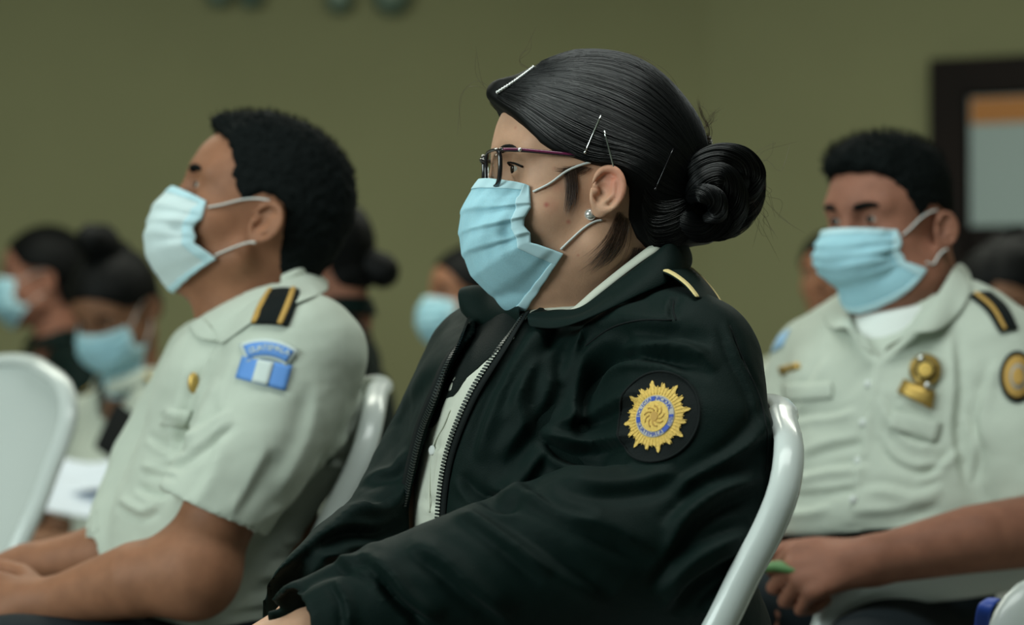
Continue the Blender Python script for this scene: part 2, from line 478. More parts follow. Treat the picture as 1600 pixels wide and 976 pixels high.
# ------------------------------------------------------------------ heads
UP = A(0, 0, 1)
class Head:
    """local x forward, y to the person's left, z up; origin between the ear canals"""
    def __init__(s, o, yaw, pitch=0, roll=0, sc=1.0):
        """yaw: 0 looks to -X (left in the picture), positive turns towards the camera; pitch up positive"""
        y, p, r = (math.radians(a) for a in (yaw, pitch, roll))
        f0 = A(-math.cos(y), -math.sin(y), 0); l = np.cross(UP, f0)
        f = f0*math.cos(p)+UP*math.sin(p); u = np.cross(f, l)
        l2 = l*math.cos(r)+u*math.sin(r); u2 = np.cross(f, l2)
        s.R = np.array([f, l2, u2]); s.o = A(*o); s.s = sc
    def W(s, x, y, z): return s.o+s.s*(A(x, y, z)@s.R)
    def WW(s, Q): return s.o+s.s*(np.asarray(Q)@s.R)
    def L(s, P): return (P-s.o)@s.R.T/s.s
    def wrap(s, g): return lambda P: s.s*g(s.L(P))
    def dirw(s, v): return A(*v)@s.R

def head_local(ear=True, fem=False, fat=0.0, lids=0.0042, ears=1.0, earx=-.007):
    parts = [ell((.002 if fem else -.003, 0, .045), (.088 if fem else .095, .076, .086)),
             (ell((.040, 0, .046), (.064, .062, .062)), .02),
             (ell((.042, 0, -.02), (.050, .056+fat, .082)), .03),
             (cone((.012, .050+fat, -.050), (.070, .014, -.088), .019+fat, .018), .025),
             (cone((.012, -.050-fat, -.050), (.070, -.014, -.088), .019+fat, .018), .025),
             (sph((.080, 0, -.088), .019), .02),
             (sph((.060, .036+fat*.6, -.020), .027), .025), (sph((.060, -.036-fat*.6, -.020), .027), .025)]
    b = .0075 if fem else .0095
    for sg in (1, -1):
        parts += [(cone((.091, .010*sg, .040), (.074, .046*sg, .042), b), .016)]
    for sg in (1, -1):
        parts += [(sph((.101, .032*sg, .021), .0165), .014, 'sub')]
    for sg in (1, -1):
        parts += [(sph((.0785, .0315*sg, .022), .0142), .004),
                  (ell((.094, .0325*sg, .0215), (.009, .0145, lids)), .0015, 'sub')]
    parts += [(chain([(.096, 0, .028), (.106, 0, .006), (.117, 0, -.012)], [.0065, .0075, .0095]), .012),
              (sph((.107, .0115, -.015), .0075), .006), (sph((.107, -.0115, -.015), .0075), .006),
              (ell((.092, 0, -.052), (.014, .026, .014)), .015),
              (ell((.101, 0, -.046), (.008, .022, .0055)), .004), (ell((.099, 0, -.058), (.008, .019, .006)), .004)]
    base = U(*parts)
    if not ear: return base
    def earf(P):
        Q = P.copy(); Q[:, 1] = np.abs(Q[:, 1]); lx = earx
        # tilt: upper part leans back, rear flares outwards
        x = Q[:, 0]-lx; z = Q[:, 2]+.001
        x, z = (x*0.97+z*0.22), (z*0.97-x*0.22)
        y = Q[:, 1]-(.0735+fat)-np.maximum(-x+.006, 0)*0.42
        E = np.stack([x, y, z], 1)/ears
        t = np.arctan2(E[:, 2]/.0215, E[:, 0]/.0145)
        rr = np.stack([.0145*np.cos(t), np.full_like(t, .004), .0215*np.sin(t)], 1)
        helix = np.sqrt(((E-rr)**2).sum(1))-(.0042-.0012*np.clip(-np.sin(t), 0, 1))
        front = np.clip((np.cos(t)-.55)/.45, 0, 1)*np.clip(1-np.abs(np.sin(t))*1.1, 0, 1); helix = helix+front*.004
        d = smin(helix, ell((0, -.001, 0), (.0135, .0042, .022))(E), .003)
        d = smin(d, chain([(-.006, .0035, .010), (-.0075, .0035, -.004), (-.001, .003, -.012)], [.0028, .003, .0026])(E), .003)
        d = smax(d, -ell((.003, .006, -.002), (.0065, .007, .0095))(E), .002)
        d = smin(d, ell((.0015, .002, -.0215), (.0075, .0042, .0075))(E), .004)
        d = smin(d, sph((.0105, .002, -.004), .0042)(E), .003)
        return d*ears
    def f(P):
        d = base(P); m = (d < .05) & (np.abs(P[:, 1]) > .05) & (np.abs(P[:, 0]) < .045) & (np.abs(P[:, 2]) < .05)
        if m.any(): d[m] = smin(d[m], earf(P[m]), .004)
        return d
    return f

def hair_local(poly, vols, off=.006, base=None, rough=0.0, rs=120, k=.006, sharp=None, thick=None):
    b = base if base else head_local(ear=False)
    poly = np.asarray(poly, float)
    def f(P):
        d = b(P)
        o = thick(P) if thick else off
        d = d-o
        for v, kk in vols: d = smin(d, v(P), kk)
        q = poly2(poly, P[:, [0, 2]])
        d = smax(d, q, k)
        if rough: d = d+rough*noise(P*rs)
        return d
    return f
def local_mesh(H, g, lo, hi, vox):
    """polygonise in head space and carry to the world"""
    V, F = polygonise(g, lo, hi, vox)
    return H.WW(V), F

def face_bits(H, par, brow_mat, brow=1.0, tilt=0.0):
    """eyes and brows as parts of the body"""
    for sg in (1, -1):
        V, F = ball((0, 0, 0), .0126, 16, 24)
        o = meshobj('eye', H.WW(V+A(.0785, .0315*sg, .022)), F, M['eye'], par)
        a = A(1, .06*sg, 0.0); a = unit(a); C = A(.0785, .0315*sg, .022)
        V, F = ball((0, 0, 0), 1, 8, 16)
        V = V*A(.0022, .0055, .0055)
        meshobj('iris', H.WW(V+C+a*.0118), F, M['iris'], o)
        pts = [(.0955, .012*sg, .037), (.0975, .022*sg, .0405), (.0925, .036*sg, .0425), (.077, .0525*sg, .0375)]
        V, F = tube(smooth_poly(np.array(pts), 5), np.interp(np.linspace(0, 1, 16), [0, .3, .8, 1], [.0042, .0055, .0045, .0015])*brow, 8, flat=(1.0, .55))
        meshobj('eyebrow', H.WW(V), F, brow_mat, par)
def ball(c, r, n=12, m=20):
    V = []; F = []
    for i in range(n+1):
        th = math.pi*i/n
        for j in range(m):
            ph = 2*math.pi*j/m
            V.append((c[0]+r*math.sin(th)*math.cos(ph), c[1]+r*math.sin(th)*math.sin(ph), c[2]+r*math.cos(th)))
    for i in range(n):
        for j in range(m):
            k = (j+1) % m; F.append([i*m+j, (i+1)*m+j, (i+1)*m+k, i*m+k])
    return np.array(V), np.array(F)

def face_mask(H, par, m_main, m_edge, tree, fine=False, cz=0.0, wide=0.0, sub=1, loops=True, dx=0.0, zs=1.0, ex=0.0):
    """pleated surgical mask around the lower face, folded at the cheeks"""
    nt, ns = (61, 61) if fine else (31, 31)
    tC = [0, .06, .22, .40, .58, .75, .88, 1]
    C = np.array([(.118, .014), (.124, .005), (.134, -.015), (.1365, -.038), (.1345, -.058), (.1245, -.080), (.106, -.097), (.076, -.1135)])
    tS = [0, .12, .30, .42, .50, .60, .72, .80, 1]
    S = np.array([(.069, .0035), (.0685, -.006), (.068, -.017), (.0745, -.028), (.075, -.034), (.069, -.041), (.069, -.050), (.062, -.0515), (.037, -.060)])
    S[:, 0] += dx; C[:, 1] = (C[:, 1]-.014)*zs+.014; S[:, 1] = (S[:, 1]-.0035)*zs+.0035
    R = []
    for i in range(nt):
        t = i/(nt-1)
        cx = np.interp(t, tC, C[:, 0]); czz = np.interp(t, tC, C[:, 1])+cz
        sx = np.interp(t, tS, S[:, 0]); sz = np.interp(t, tS, S[:, 1])+cz
        sy = np.interp(t, [0, .4, .7, 1], [.060,   .066, .068, .0655])+wide
        row = []
        for j in range(ns):
            u = -1+2*j/(ns-1); a = abs(u); sg = 1 if u > 0 else -1
            ang = a*math.pi/2
            e = 1.0 if t > .15 else 0.72+.28*(t/.15)   # nose wire pinches the top
            ca = math.cos(ang)**(1.0/e if t < .15 else 0.92); sa = math.sin(ang)**e
            w = 1-a**1.5
            x = sx+(cx-sx)*ca; y = sg*sy*sa; z = sz+(czz-sz)*w
            nrm = A(ca*.9+.15, sg*sa, 0.0)
            # three pleats fanning out from the pinched cheek edge
            dz = 0; dn = 0
            fan = min(1, (1-a)*6+.35)*(.12+.88*min(1, a*1.7))
            tw = t+.006*math.sin(7*u)
            for t0, t1, amp in ((.10, .26, .0040), (.26, .42, .0046), (.42, .61, .0048), (.61, .93, .0030)):
                if t0 <= tw < t1:
                    q = (tw-t0)/(t1-t0); dn += amp*fan*(q**.9 if q < .88 else max(0, (1-q)/.12)**.8)*(1.0)
            dn += .0010*math.sin(9*t+5*u)*(1-a)+0.0009*math.sin(23*t*(1-.4*a)+11*u)*(a*(1-a)*4)+.0006*math.sin(31*u+9*t)
            # crumple near the cheek
            c = math.exp(-((a-.80)/.10)**2)*math.exp(-((t-.52)/.10)**2)
            dn += -.006*c
            row.append(A(x, y, z)+unit(nrm)*dn)
        R.append(row)
    R = np.array(R)
    # keep clear of the face
    W = H.WW(R.reshape(-1, 3)); cen = H.W(.02, 0, -.03)
    for i, p in enumerate(W):
        d = p-cen; L = np.linalg.norm(d); d /= L
        hit = tree.ray_cast(Vector(p+d*.08), Vector(-d), .16)
        if hit[0] is not None:
            hd = np.linalg.norm(np.array(hit[0])-cen)
            if hd+.003 > L: W[i] = cen+d*(hd+.003)
    G = W.reshape(nt, ns, 3)
    o = sheet(G, .0012, 'face_mask', m_main, par, sub=1 if fine else 0)
    # welded edge bands
    def band(rows, nm): return sheet(rows, .0012, nm, m_edge, o, sub=1)
    def lift(X, h): 
        Wc = X-cen; n = Wc/np.linalg.norm(Wc, axis=-1, keepdims=True); return X+n*h
    k = 4 if fine else 2
    band(lift(G[0:k+1], .0012), 'top_band')
    band(lift(G[-(k//2)-1:], .0012), 'bottom_band')
    for sgn in (1, -1):
        e = (slice(None), slice(-5, None)) if sgn > 0 else (slice(None), slice(0, 5))
        if not fine: e = (slice(None), slice(-3, None)) if sgn > 0 else (slice(None), slice(0, 3))
        band(lift(G[e], .0016), 'side_band')
        if loops:
            Z = cz
            up = [(.066+dx, -.002+Z), (.050+dx, .006+Z*.8), (.030+ex, .0175), (.012+ex, .0245), (-.004+ex, .0270)]
            dn = [(.040+dx, (-.056-.0035)*zs+.0035+Z), (.028+(dx+ex)/2, -.0465+Z*.5), (.014+ex, -.0360), (.004+ex, -.0300), (-.003+ex, -.0285)]
            for c_ in (up, dn):
                P = []
                for (x, z) in smooth_poly(np.array(c_), 4):
                    q = H.W(x, .14*sgn, z); dd = -H.dirw((0, sgn, 0))
                    hit = tree.ray_cast(Vector(q), Vector(dd), .2)
                    P.append(np.array(hit[0])-dd*.0025 if hit[0] is not None else H.W(x, .074*sgn, z))
                P = np.array(P); P[1:-1] = (P[:-2]+2*P[1:-1]+P[2:])/4
                # taut cord: straighten between the ends, staying outside the face
                st = np.linspace(0, 1, len(P))[:, None]*(P[-1]-P[0])+P[0]
                sd = H.dirw((0, sgn, 0))
                P = P+np.maximum(((st-P)@sd), 0)[:, None]*sd*.95
                V, F = tube(P, .0016, 8, flat=(1, .8)); meshobj('ear_loop', V, F, M['loop'], o)
    return o

def surf(tree, H, x, z, h=0.0, sgn=1):
    q = H.W(x, .16*sgn, z); dd = -H.dirw((0, sgn, 0))
    hit = tree.ray_cast(Vector(q), Vector(dd), .3)
    return (np.array(hit[0])-dd*h) if hit[0] is not None else H.W(x, .08*sgn, z)

# ------------------------------------------------------------------ hands: local x along the hand, y towards the thumb, z out of the back
class Frame:
    def __init__(s, o, x, zhint):
        s.o = A(*o); s.x = unit(x); z = A(*zhint)-s.x*(A(*zhint)@s.x); s.z = unit(z); s.y = np.cross(s.z, s.x)
        s.R = np.array([s.x, s.y, s.z])
    def W(s, v): return s.o+A(*v)@s.R
def hand(fr, side=1, curl=(35, 45, 30), thumb=30, sc=1.0, spread=1.0):
    """side +1: thumb on +y. returns list of (sdf, blend)"""
    out = []
    def w(x, y, z): return fr.W((x*sc, y*side*sc, z*sc))
    out.append((chain([w(0, 0, 0), w(.03, 0, .001)], [.024*sc, .024*sc]), .02))
    out.append((cone(w(.02, .014, 0), w(.085, .026, 0), .013*sc, .0115*sc), .012))
    out.append((cone(w(.02, .004, .001), w(.09, .007, .002), .014*sc, .012*sc), .012))
    out.append((cone(w(.02, -.006, .001), w(.087, -.012, .001), .014*sc, .0115*sc), .012))
    out.append((cone(w(.02, -.014, 0), w(.078, -.029, -.001), .013*sc, .0105*sc), .012))
    lens = ((.040, .024, .020), (.045, .028, .021), (.041, .026, .020), (.032, .020, .018))
    base = ((.087, .027, 0), (.092, .008, .002), (.088, -.012, .001), (.080, -.030, -.001))
    for i in range(4):
        p = A(*base[i]); ang = 0; pts = [p-A(.008, 0, 0)]; yaw = math.radians((7, 1, -5, -11)[i])*spread
        pts.append(p)
        for k in range(3):
            ang += math.radians(curl[k]*(1+.06*i))
            d = A(math.cos(ang)*math.cos(yaw), math.sin(yaw)*math.cos(ang), -math.sin(ang))
            p = p+d*lens[i][k]; pts.append(p)
        r = (.0095, .0092, .0085, .0078, .0068) if i < 3 else (.0085, .008, .0073, .0068, .006)
        out.append((chain([w(*q) for q in pts], [a*sc for a in r]), .003))
    a = math.radians(thumb)
    t0 = A(.022, .022, -.006); d1 = A(math.cos(a)*.8, math.sin(a), -.35); d1 = unit(d1)
    t1 = t0+d1*.040; d2 = unit(A(math.cos(a*.6), math.sin(a*.6)*.8, -.30)); t2 = t1+d2*.032
    d3 = unit(A(1, math.sin(a*.2)*.6, -.25)); t3 = t2+d3*.024
    out.append((chain([w(*t0), w(*t1), w(*t2), w(*t3)], [.0145*sc, .0115*sc, .0105*sc, .0078*sc]), .008))
    return out

# ------------------------------------------------------------------ hair strands
def strand_mesh(paths, r, seg=3):
    """many thin strands in one mesh; paths (n, m, 3)"""
    Pp = np.asarray(paths, float); n, m = Pp.shape[:2]
    T = np.gradient(Pp, axis=1); T /= np.linalg.norm(T, axis=2, keepdims=True)+1e-12
    up = np.array([.3, .8, .52]); X = np.cross(T, up); X /= np.linalg.norm(X, axis=2, keepdims=True)+1e-12; Y = np.cross(T, X)
    rr = (np.broadcast_to(np.asarray(r), (n,))[:, None]*np.interp(np.linspace(0, 1, m), [0, .06, .85, 1], [.35, 1, 1, .1])[None])[..., None]
    V = np.stack([Pp+rr*(math.cos(2*math.pi*k/seg)*X+math.sin(2*math.pi*k/seg)*Y) for k in range(seg)], 2).reshape(-1, 3)
    i = np.arange(n)[:, None, None]; j = np.arange(m-1)[None, :, None]; k = np.arange(seg)[None, None, :]
    b = (i*m+j)*seg
    F = np.stack([b+k, b+(k+1) % seg, b+seg+(k+1) % seg, b+seg+k], -1).reshape(-1, 4)
    return V, F
# ------------------------------------------------------------------ the woman in the black jacket
D0 = 2.52
def Wn(px, py, dd=0.0): return at(px, py, D0+dd)
woman = empty('person', (Wn(950, 900)[0], D0, 0.0), 'woman in black jacket with gold sun badge, glasses and black hair bun, nearest person', 'person')
HW = Head(Wn(938, 305), 8, 0, 0, 1.08)
hl = head_local(fem=True, fat=.003, lids=.0036, ears=.93, earx=.009)
neck = [(cone(Wn(975, 320, .0), Wn(925, 500, .02), .066, .066), .03), (ell(Wn(885, 425, 0), (.055, .05, .035)), .04)]
fh = U(HW.wrap(hl), *neck)
VH, FH = polygonise(fh, Wn(1120, 520, -.16), Wn(700, 60, .14), .0016)
tf = unit((-.75, -.66, 0)); tl = unit(np.cross(UP, tf)); TR = np.array([tf, tl, UP])
# arms and hands
shL = Wn(1060, 600, -.07); elL = Wn(1050, 860, -.15); wrL = Wn(500, 985, -.23)
shR = Wn(765, 590, .13); elR = Wn(590, 860, .05); wrR = Wn(440, 1005, -.15)
fx = Frame(Wn(470, 1004, -.225), (-1, -.25, -.12), (0, -.3, 1))
fr = Frame(wrR, (-.8, -.6, -.25), (-.1, -.3, 1))
body_core = U(cone(Wn(930, 470, .02), Wn(940, 900, .04), .055, .085), (cone(shL, elL, .042, .04), .03), (cone(elL, Wn(492, 990, -.22), .042, .026), .02),
              (cone(shR, elR, .05, .042), .03), (cone(elR, wrR, .042, .026), .02), (cone(shL, shR, .045), .04),
              *hand(fx, 1, (25, 35, 25), 25), *hand(fr, -1, (25, 40, 30), 30))
VB, FB = polygonise(body_core, Wn(1250, 1100, -.35), Wn(380, 430, .3), .004)
n0 = len(VH)
body = meshobj('body', np.concatenate([VH, VB]), np.concatenate([FH, FB+n0]), None, woman)
skin_w = M['skin_f']
body.data.materials.append(skin_w)
TH = bvh(VH, FH)
face_bits(HW, body, M['hair'], .95)
# upper lashes
for sg in (1, -1):
    P = np.array([HW.W(.0885, (.0315-.012)*sg, .0245), HW.W(.0945, .0315*sg, .0275), HW.W(.0905, (.0315+.010)*sg, .0265), HW.W(.083, (.0315+.017)*sg, .0225)])
    V, F = tube(smooth_poly(P, 5), .0012, 6); meshobj('eyelashes', V, F, M['hair'], body)
# ---- hair
hp = [(.117, .104), (.113, .093), (.096, .078), (.085, .064), (.068, .044), (.053, .034), (.035, .028), (.017, .0225), (.001, .0195), (-.008, .013), (-.0145, .002), (-.015, -.014), (-.015, -.028), (-.023, -.044), (-.034, -.054), (-.065, -.051), (-.16, -.04), (-.16, .2), (.14, .2), (.14, .11)]
hvols = [(ell((.002, 0, .052), (.089, .0830, .0855)), .01), (cone((.040, 0, .082), (.100, .006, .0975), .044, .009), .03), (cone((-.030, 0, .02), (-.044, 0, -.022), .081, .071), .02),
         (cone((.070, .03, .078), (.094, .012, .092), .02, .010), .02)]
hb = head_local(ear=False, fem=True, fat=.003)
hair_g = hair_local(hp, hvols, .004, hb, rough=.0012, rs=60, k=.004)
VHr, FHr = local_mesh(HW, hair_g, (-.15, -.11, -.08), (.14, .11, .17), .002)
hair = meshobj('hair', VHr, FHr, M['hair'], woman)
TR_h = bvh(VHr, FHr)
hs0 = hair_local([(-1, -1), (-1, 1), (1, 1), (1, -1)], hvols, .004, hb)  # without the hairline cut: strands lie on it
VS0, FS0 = local_mesh(HW, hs0, (-.15, -.11, -.12), (.14, .11, .17), .003); TS0 = bvh(VS0, FS0)
def strand_set(curves, n, m, jit, lift, sides=(1, -1), seed=1):
    """curves: list of px polylines from hairline (q=0) to crown (q=1); strands interpolate between them"""
    rg = np.random.default_rng(seed); C = []
    for c in curves: C.append(resample(smooth_poly(np.array(c, float), 6), m))
    C = np.array(C); C = np.stack([(938-C[..., 0])/1650, (305-C[..., 1])/1650], -1); nc = len(C); out = []
    for sgn in sides:
        qs = rg.uniform(0, nc-1.0001, n)
        for q in qs:
            i = int(q); t = q-i; c = C[i]*(1-t)+C[i+1]*t
            a0, a1 = rg.uniform(0, .12), 1-rg.uniform(0, .06)
            k = np.linspace(a0*(m-1), a1*(m-1), m); c = np.stack([np.interp(k, np.arange(m), c[:, d]) for d in (0, 1)], 1)
            w = rg.normal(0, jit, 2); ph = rg.uniform(0, 6.28)
            s = np.linspace(0, 1, m)
            c = c+w[None]*np.sin(s*math.pi+.3)[:, None]+.0006*np.sin(s*9+ph)[:, None]
            h = rg.uniform(*lift); P = []
            for x, z in c:
                q_ = HW.W(x, .16*sgn, z); dd = -HW.dirw((0, sgn, 0)); hit = TS0.ray_cast(Vector(q_), Vector(dd), .16)
                if hit[0] is None: hit = TS0.find_nearest(Vector(HW.W(x, .004*sgn, z)))
                nn = np.array(hit[1]); P.append(np.array(hit[0])+nn*h)
            out.append(P)
    return np.array(out)
near_curves = [
    [(766, 156), (800, 188), (845, 232), (893, 257), (940, 264), (975, 282), (1010, 306), (1058, 318)],
    [(768, 150), (806, 176), (855, 215), (905, 240), (955, 250), (1000, 270), (1035, 292), (1065, 308)],
    [(774, 144), (820, 158), (880, 188), (935, 214), (985, 236), (1030, 262), (1060, 285), (1072, 300)],
    [(788, 134), (840, 136), (905, 158), (965, 185), (1015, 214), (1052, 248), (1072, 278), (1076, 296)],
    [(806, 122), (862, 114), (930, 124), (990, 150), (1036, 188), (1064, 230), (1078, 268), (1080, 290)],
    [(826, 108), (880, 95), (940, 95), (1000, 116), (1045, 158), (1070, 208), (1082, 252), (1084, 284)],
    [(838, 101), (890, 85), (940, 80), (995, 94), (1040, 130), (1068, 180), (1082, 236), (1086, 276)],
    [(842, 95), (890, 79), (942, 73), (1002, 84), (1052, 118), (1086, 172), (1096, 228), (1090, 272)]]
low_curves = [
    [(984, 300), (996, 318), (1015, 326), (1040, 322), (1062, 312), (1080, 300)],
    [(981, 325), (993, 350), (1012, 355), (1038, 345), (1060, 328), (1080, 310)],
    [(982, 350), (996, 376), (1016, 380), (1040, 370), (1062, 350), (1084, 325)],
    [(992, 372), (1006, 392), (1026, 393), (1048, 384), (1068, 362), (1086, 335)]]
S1 = strand_set(near_curves, 2200, 22, .0012, (-.0002, .0020), seed=5)
S2 = strand_set(low_curves, 420, 14, .0012, (-.0002, .0022), seed=6)
V1, F1 = strand_mesh(S1, RNG.uniform(.00022, .00042, len(S1)), 3)
V2, F2 = strand_mesh(S2, RNG.uniform(.00022, .00042, len(S2)), 3)
meshobj('hair_strands', np.concatenate([V1, V2]), np.concatenate([F1, F2+len(V1)]), M['strand'], hair)['kind'] = 'stuff'
# ---- bun: a coil of locks low on the back of the head
def lock(path, rad, n, r=.00035, tw=1.2, seed=0, fr_=0.0):
    rg = np.random.default_rng(seed); P = smooth_poly(np.array(path, float), 7); m = len(P)
    T = np.gradient(P, axis=0); T /= np.linalg.norm(T, axis=1)[:, None]
    X = np.cross(T, A(0, 1, .1)); X /= np.linalg.norm(X, axis=1)[:, None]; Y = np.cross(T, X)
    s = np.linspace(0, 1, m); R_ = np.interp(s, np.linspace(0, 1, len(rad)), rad)
    out = []
    for i in range(n):
        a0 = rg.uniform(0, 6.28); rho = math.sqrt(rg.uniform(.55, 1)); a = a0+tw*s*math.pi+rg.normal(0, .08)
        rr = R_*rho*(1+fr_*rg.normal()*s)
        out.append(P+(np.cos(a)*rr)[:, None]*X+(np.sin(a)*rr)[:, None]*Y)
    return np.array(out), (P, R_)
bun = meshobj('hair_bun', *((lambda v: (v[0], v[1]))(polygonise(U(
    ell(Wn(1108, 308, .0), (.040, .045, .044)), (ell(Wn(1150, 275, -.005), (.022, .036, .024)), .01)), Wn(1230, 400, -.1), Wn(1030, 190, .1), .003))), M['hair'], hair)
locks = []
def lk(pts, rad, n, tw=1.0, seed=0, fr_=0.0):
    o, (P, R_) = lock([Wn(1108+(p[0]-1108)*.92, 312+(p[1]-312)*.90, p[2]) for p in pts], [r*.92 for r in rad], n, tw=tw, seed=seed, fr_=fr_)
    locks.append(o); return P, R_
cores = []
cores.append(lk([(1062, 300, -.03), (1085, 262, -.055), (1120, 240, -.05), (1158, 243, -.035), (1180, 268, -.02), (1172, 300, -.015), (1150, 312, -.02)], [.010, .015, .016, .017, .017, .013, .007], 330, 1.0, 1))
cores.append(lk([(1070, 330, -.03), (1092, 290, -.068), (1122, 270, -.062), (1145, 290, -.05), (1150, 325, -.04), (1130, 360, -.03), (1095, 366, -.02)], [.010, .014, .016, .016, .017, .015, .010], 330, 1.2, 2))
cores.append(lk([(1050, 330, -.045), (1068, 350, -.055), (1095, 362, -.052), (1125, 352, -.045), (1148, 322, -.035), (1160, 290, -.035)], [.010, .014, .016, .015, .013, .008], 280, -1.2, 3))
cores.append(lk([(1052, 285, -.045), (1070, 255, -.05), (1088, 232, -.03), (1100, 215, -.01), (1108, 205, .0)], [.012, .013, .011, .008, .003], 200, .6, 4, .3))
cores.append(lk([(1075, 310, -.06), (1095, 300, -.078), (1118, 310, -.078), (1122, 335, -.07), (1100, 345, -.062)], [.006, .011, .012, .011, .005], 200, 1.5, 5))
cores.append(lk([(1150, 250, .02), (1178, 275, .02), (1172, 320, .02), (1140, 355, .02), (1100, 360, .02)], [.014, .017, .018, .017, .01], 160, 1.0, 6))
bv = [tube(P, R_*.90, 12) for P, R_ in cores]
cv, cf = merge(*bv); meshobj('bun_coil', cv, cf, M['hair'], bun)
sv = []; sf = []; off = 0
for o in locks:
    v, f = strand_mesh(o, RNG.uniform(.00022, .0004, len(o)), 3); sv.append(v); sf.append(f+off); off += len(v)
meshobj('bun_strands', np.concatenate(sv), np.concatenate(sf), M['strand'], bun)['kind'] = 'stuff'
# loose flyaway hairs
fly = []; rg = np.random.default_rng(9)
def wisp(pts, n, spread, r=.00012):
    for i in range(n):
        P = np.array([Wn(*p) for p in pts]); j = rg.normal(0, spread, (len(P), 3)); j *= np.linspace(.15, 1, len(P))[:, None]
        fly.append(resample(smooth_poly(P+j, 5), 18))
wisp([(1100, 235, -.02), (1108, 205, -.02), (1098, 180, -.02), (1090, 160, -.02)], 16, .0035)
wisp([(1095, 240, -.02), (1100, 205, 0), (1112, 185, 0), (1118, 172, 0)], 14, .004)
wisp([(1170, 300, -.02), (1185, 330, -.02), (1192, 350, 0), (1200, 380, 0)], 7, .009)
wisp([(1175, 280, -.02), (1195, 300, -.02), (1215, 330, 0), (1235, 345, 0)], 5, .010)
wisp([(1165, 265, 0), (1190, 250, 0), (1210, 240, 0), (1225, 225, 0)], 4, .009)
wisp([(790, 140, 0), (762, 142, 0), (746, 120, 0), (745, 75, 0)], 2, .003)
wisp([(775, 148, 0), (745, 130, 0), (725, 150, 0), (722, 205, 0)], 2, .006)
wisp([(830, 108, 0), (815, 95, 0), (818, 80, 0), (840, 60, 0)], 3, .006)
wisp([(960, 82, -.01), (1000, 88, -.01), (1050, 130, -.01), (1080, 190, 0)], 6, .004)
v, f = strand_mesh(np.array(fly), .00013, 3)
meshobj('loose_hairs', v, f, M['brown_strand'], hair)['kind'] = 'stuff'
# sideburn wisps and nape wisps lying on the skin
def skin_wisps(curves, n, m, seed, h=(.0004, .0022), jit=.0012):
    rg = np.random.default_rng(seed); C = np.array([resample(smooth_poly(np.array(c, float), 6), m) for c in curves]); nc = len(C); out = []
    for _ in range(n):
        q = rg.uniform(0, nc-1.0001); i = int(q); t = q-i; c = C[i]*(1-t)+C[i+1]*t
        a1 = rg.uniform(.45, 1); c = np.stack([np.interp(np.linspace(0, a1*(m-1), m), np.arange(m), c[:, d]) for d in (0, 1)], 1)
        c = c+rg.normal(0, jit*1500, 2)[None]*np.linspace(.2, 1, m)[:, None]; hh = rg.uniform(*h); P = []
        for px, py in c:
            o = at(px, py, 2.0); d = unit(o-A(0, 0, CAMZ)); hit = TH.ray_cast(Vector(o), Vector(d), 1.2)
            if hit[0] is None: P.append(P[-1] if P else at(px, py, D0-.06)); continue
            P.append(np.array(hit[0])-d*hh)
        out.append(P)
    return np.array(out)
sw = [skin_wisps([[(880, 262), (884, 285), (884, 310), (880, 335)], [(900, 262), (903, 290), (900, 318), (892, 342)]], 130, 10, 1),
      skin_wisps([[(966, 330), (950, 372), (930, 400), (905, 428)], [(985, 345), (975, 385), (955, 410), (925, 425)]], 130, 10, 2, jit=.0045),
      skin_wisps([[(900, 258), (888, 262), (874, 264), (862, 262)], [(925, 262), (912, 270), (900, 272), (880, 274)]], 90, 10, 3, jit=.002),
      skin_wisps([[(990, 385), (985, 400), (975, 415), (960, 425)], [(1020, 392), (1015, 402), (1005, 412), (995, 420)]], 90, 10, 8, jit=.0025)]
v, f = strand_mesh(np.concatenate(sw), .00012, 3)
meshobj('baby_hairs', v, f, M['brown_strand'], hair)['kind'] = 'stuff'
# hair pins, comb
def hairpt(px, py, h=.001):
    o = at(px, py, 2.0); d = unit(o-A(0, 0, CAMZ)); hit = TS0.ray_cast(Vector(o), Vector(d), 1.5)
    return np.array(hit[0])-d*h if hit[0] is not None else at(px, py, D0-.05)
for (a, b) in (((914, 238), (939, 180)), ((961, 270), (944, 204)), ((1024, 295), (1052, 232))):
    P = np.array([hairpt(a[0]+(b[0]-a[0])*t, a[1]+(b[1]-a[1])*t, .0035) for t in np.linspace(0, 1, 8)])
    V, F = tube(P, .0009 if a[0] < 1000 else .0005, 6); V2, F2 = ball(P[0], .0016, 8, 10)
    V, F = merge((V, F), (V2, F2)); meshobj('hair_pin', V, F, M['silver'] if a[0] < 1000 else M['specs'], hair, label='silver bobby pin' if a[0] < 1000 else 'dark hair pin')
comb = empty('hair_comb', tuple(Wn(810, 122, 0))); keep(comb, hair)
cp = smooth_poly(np.array([(776, 143), (795, 131), (815, 117), (832, 104)], float), 5)
CPt = np.array([hairpt(p[0]+1, p[1]+3, .002) for p in cp])
V, F = tube(CPt, .0014, 6); meshobj('comb_spine', V, F, M['silver'], comb)
bl = [ball(p+A(0, -.001, .0012), .0019, 6, 8) for p in resample(CPt, 17)]
V, F = merge(*bl); meshobj('comb_crystals', V, F, M['jewel'], comb)
# ---- mask
mask = face_mask(HW, woman, M['mask'], M['mask_e'], TH, fine=True, dx=.009, ex=.014)
# earring
P = surf(TH, HW, .022, -.0235, .004)
V, F = ball(P, .0062, 12, 18); er = meshobj('earring', V, F, M['jewel'], woman, smooth=False)
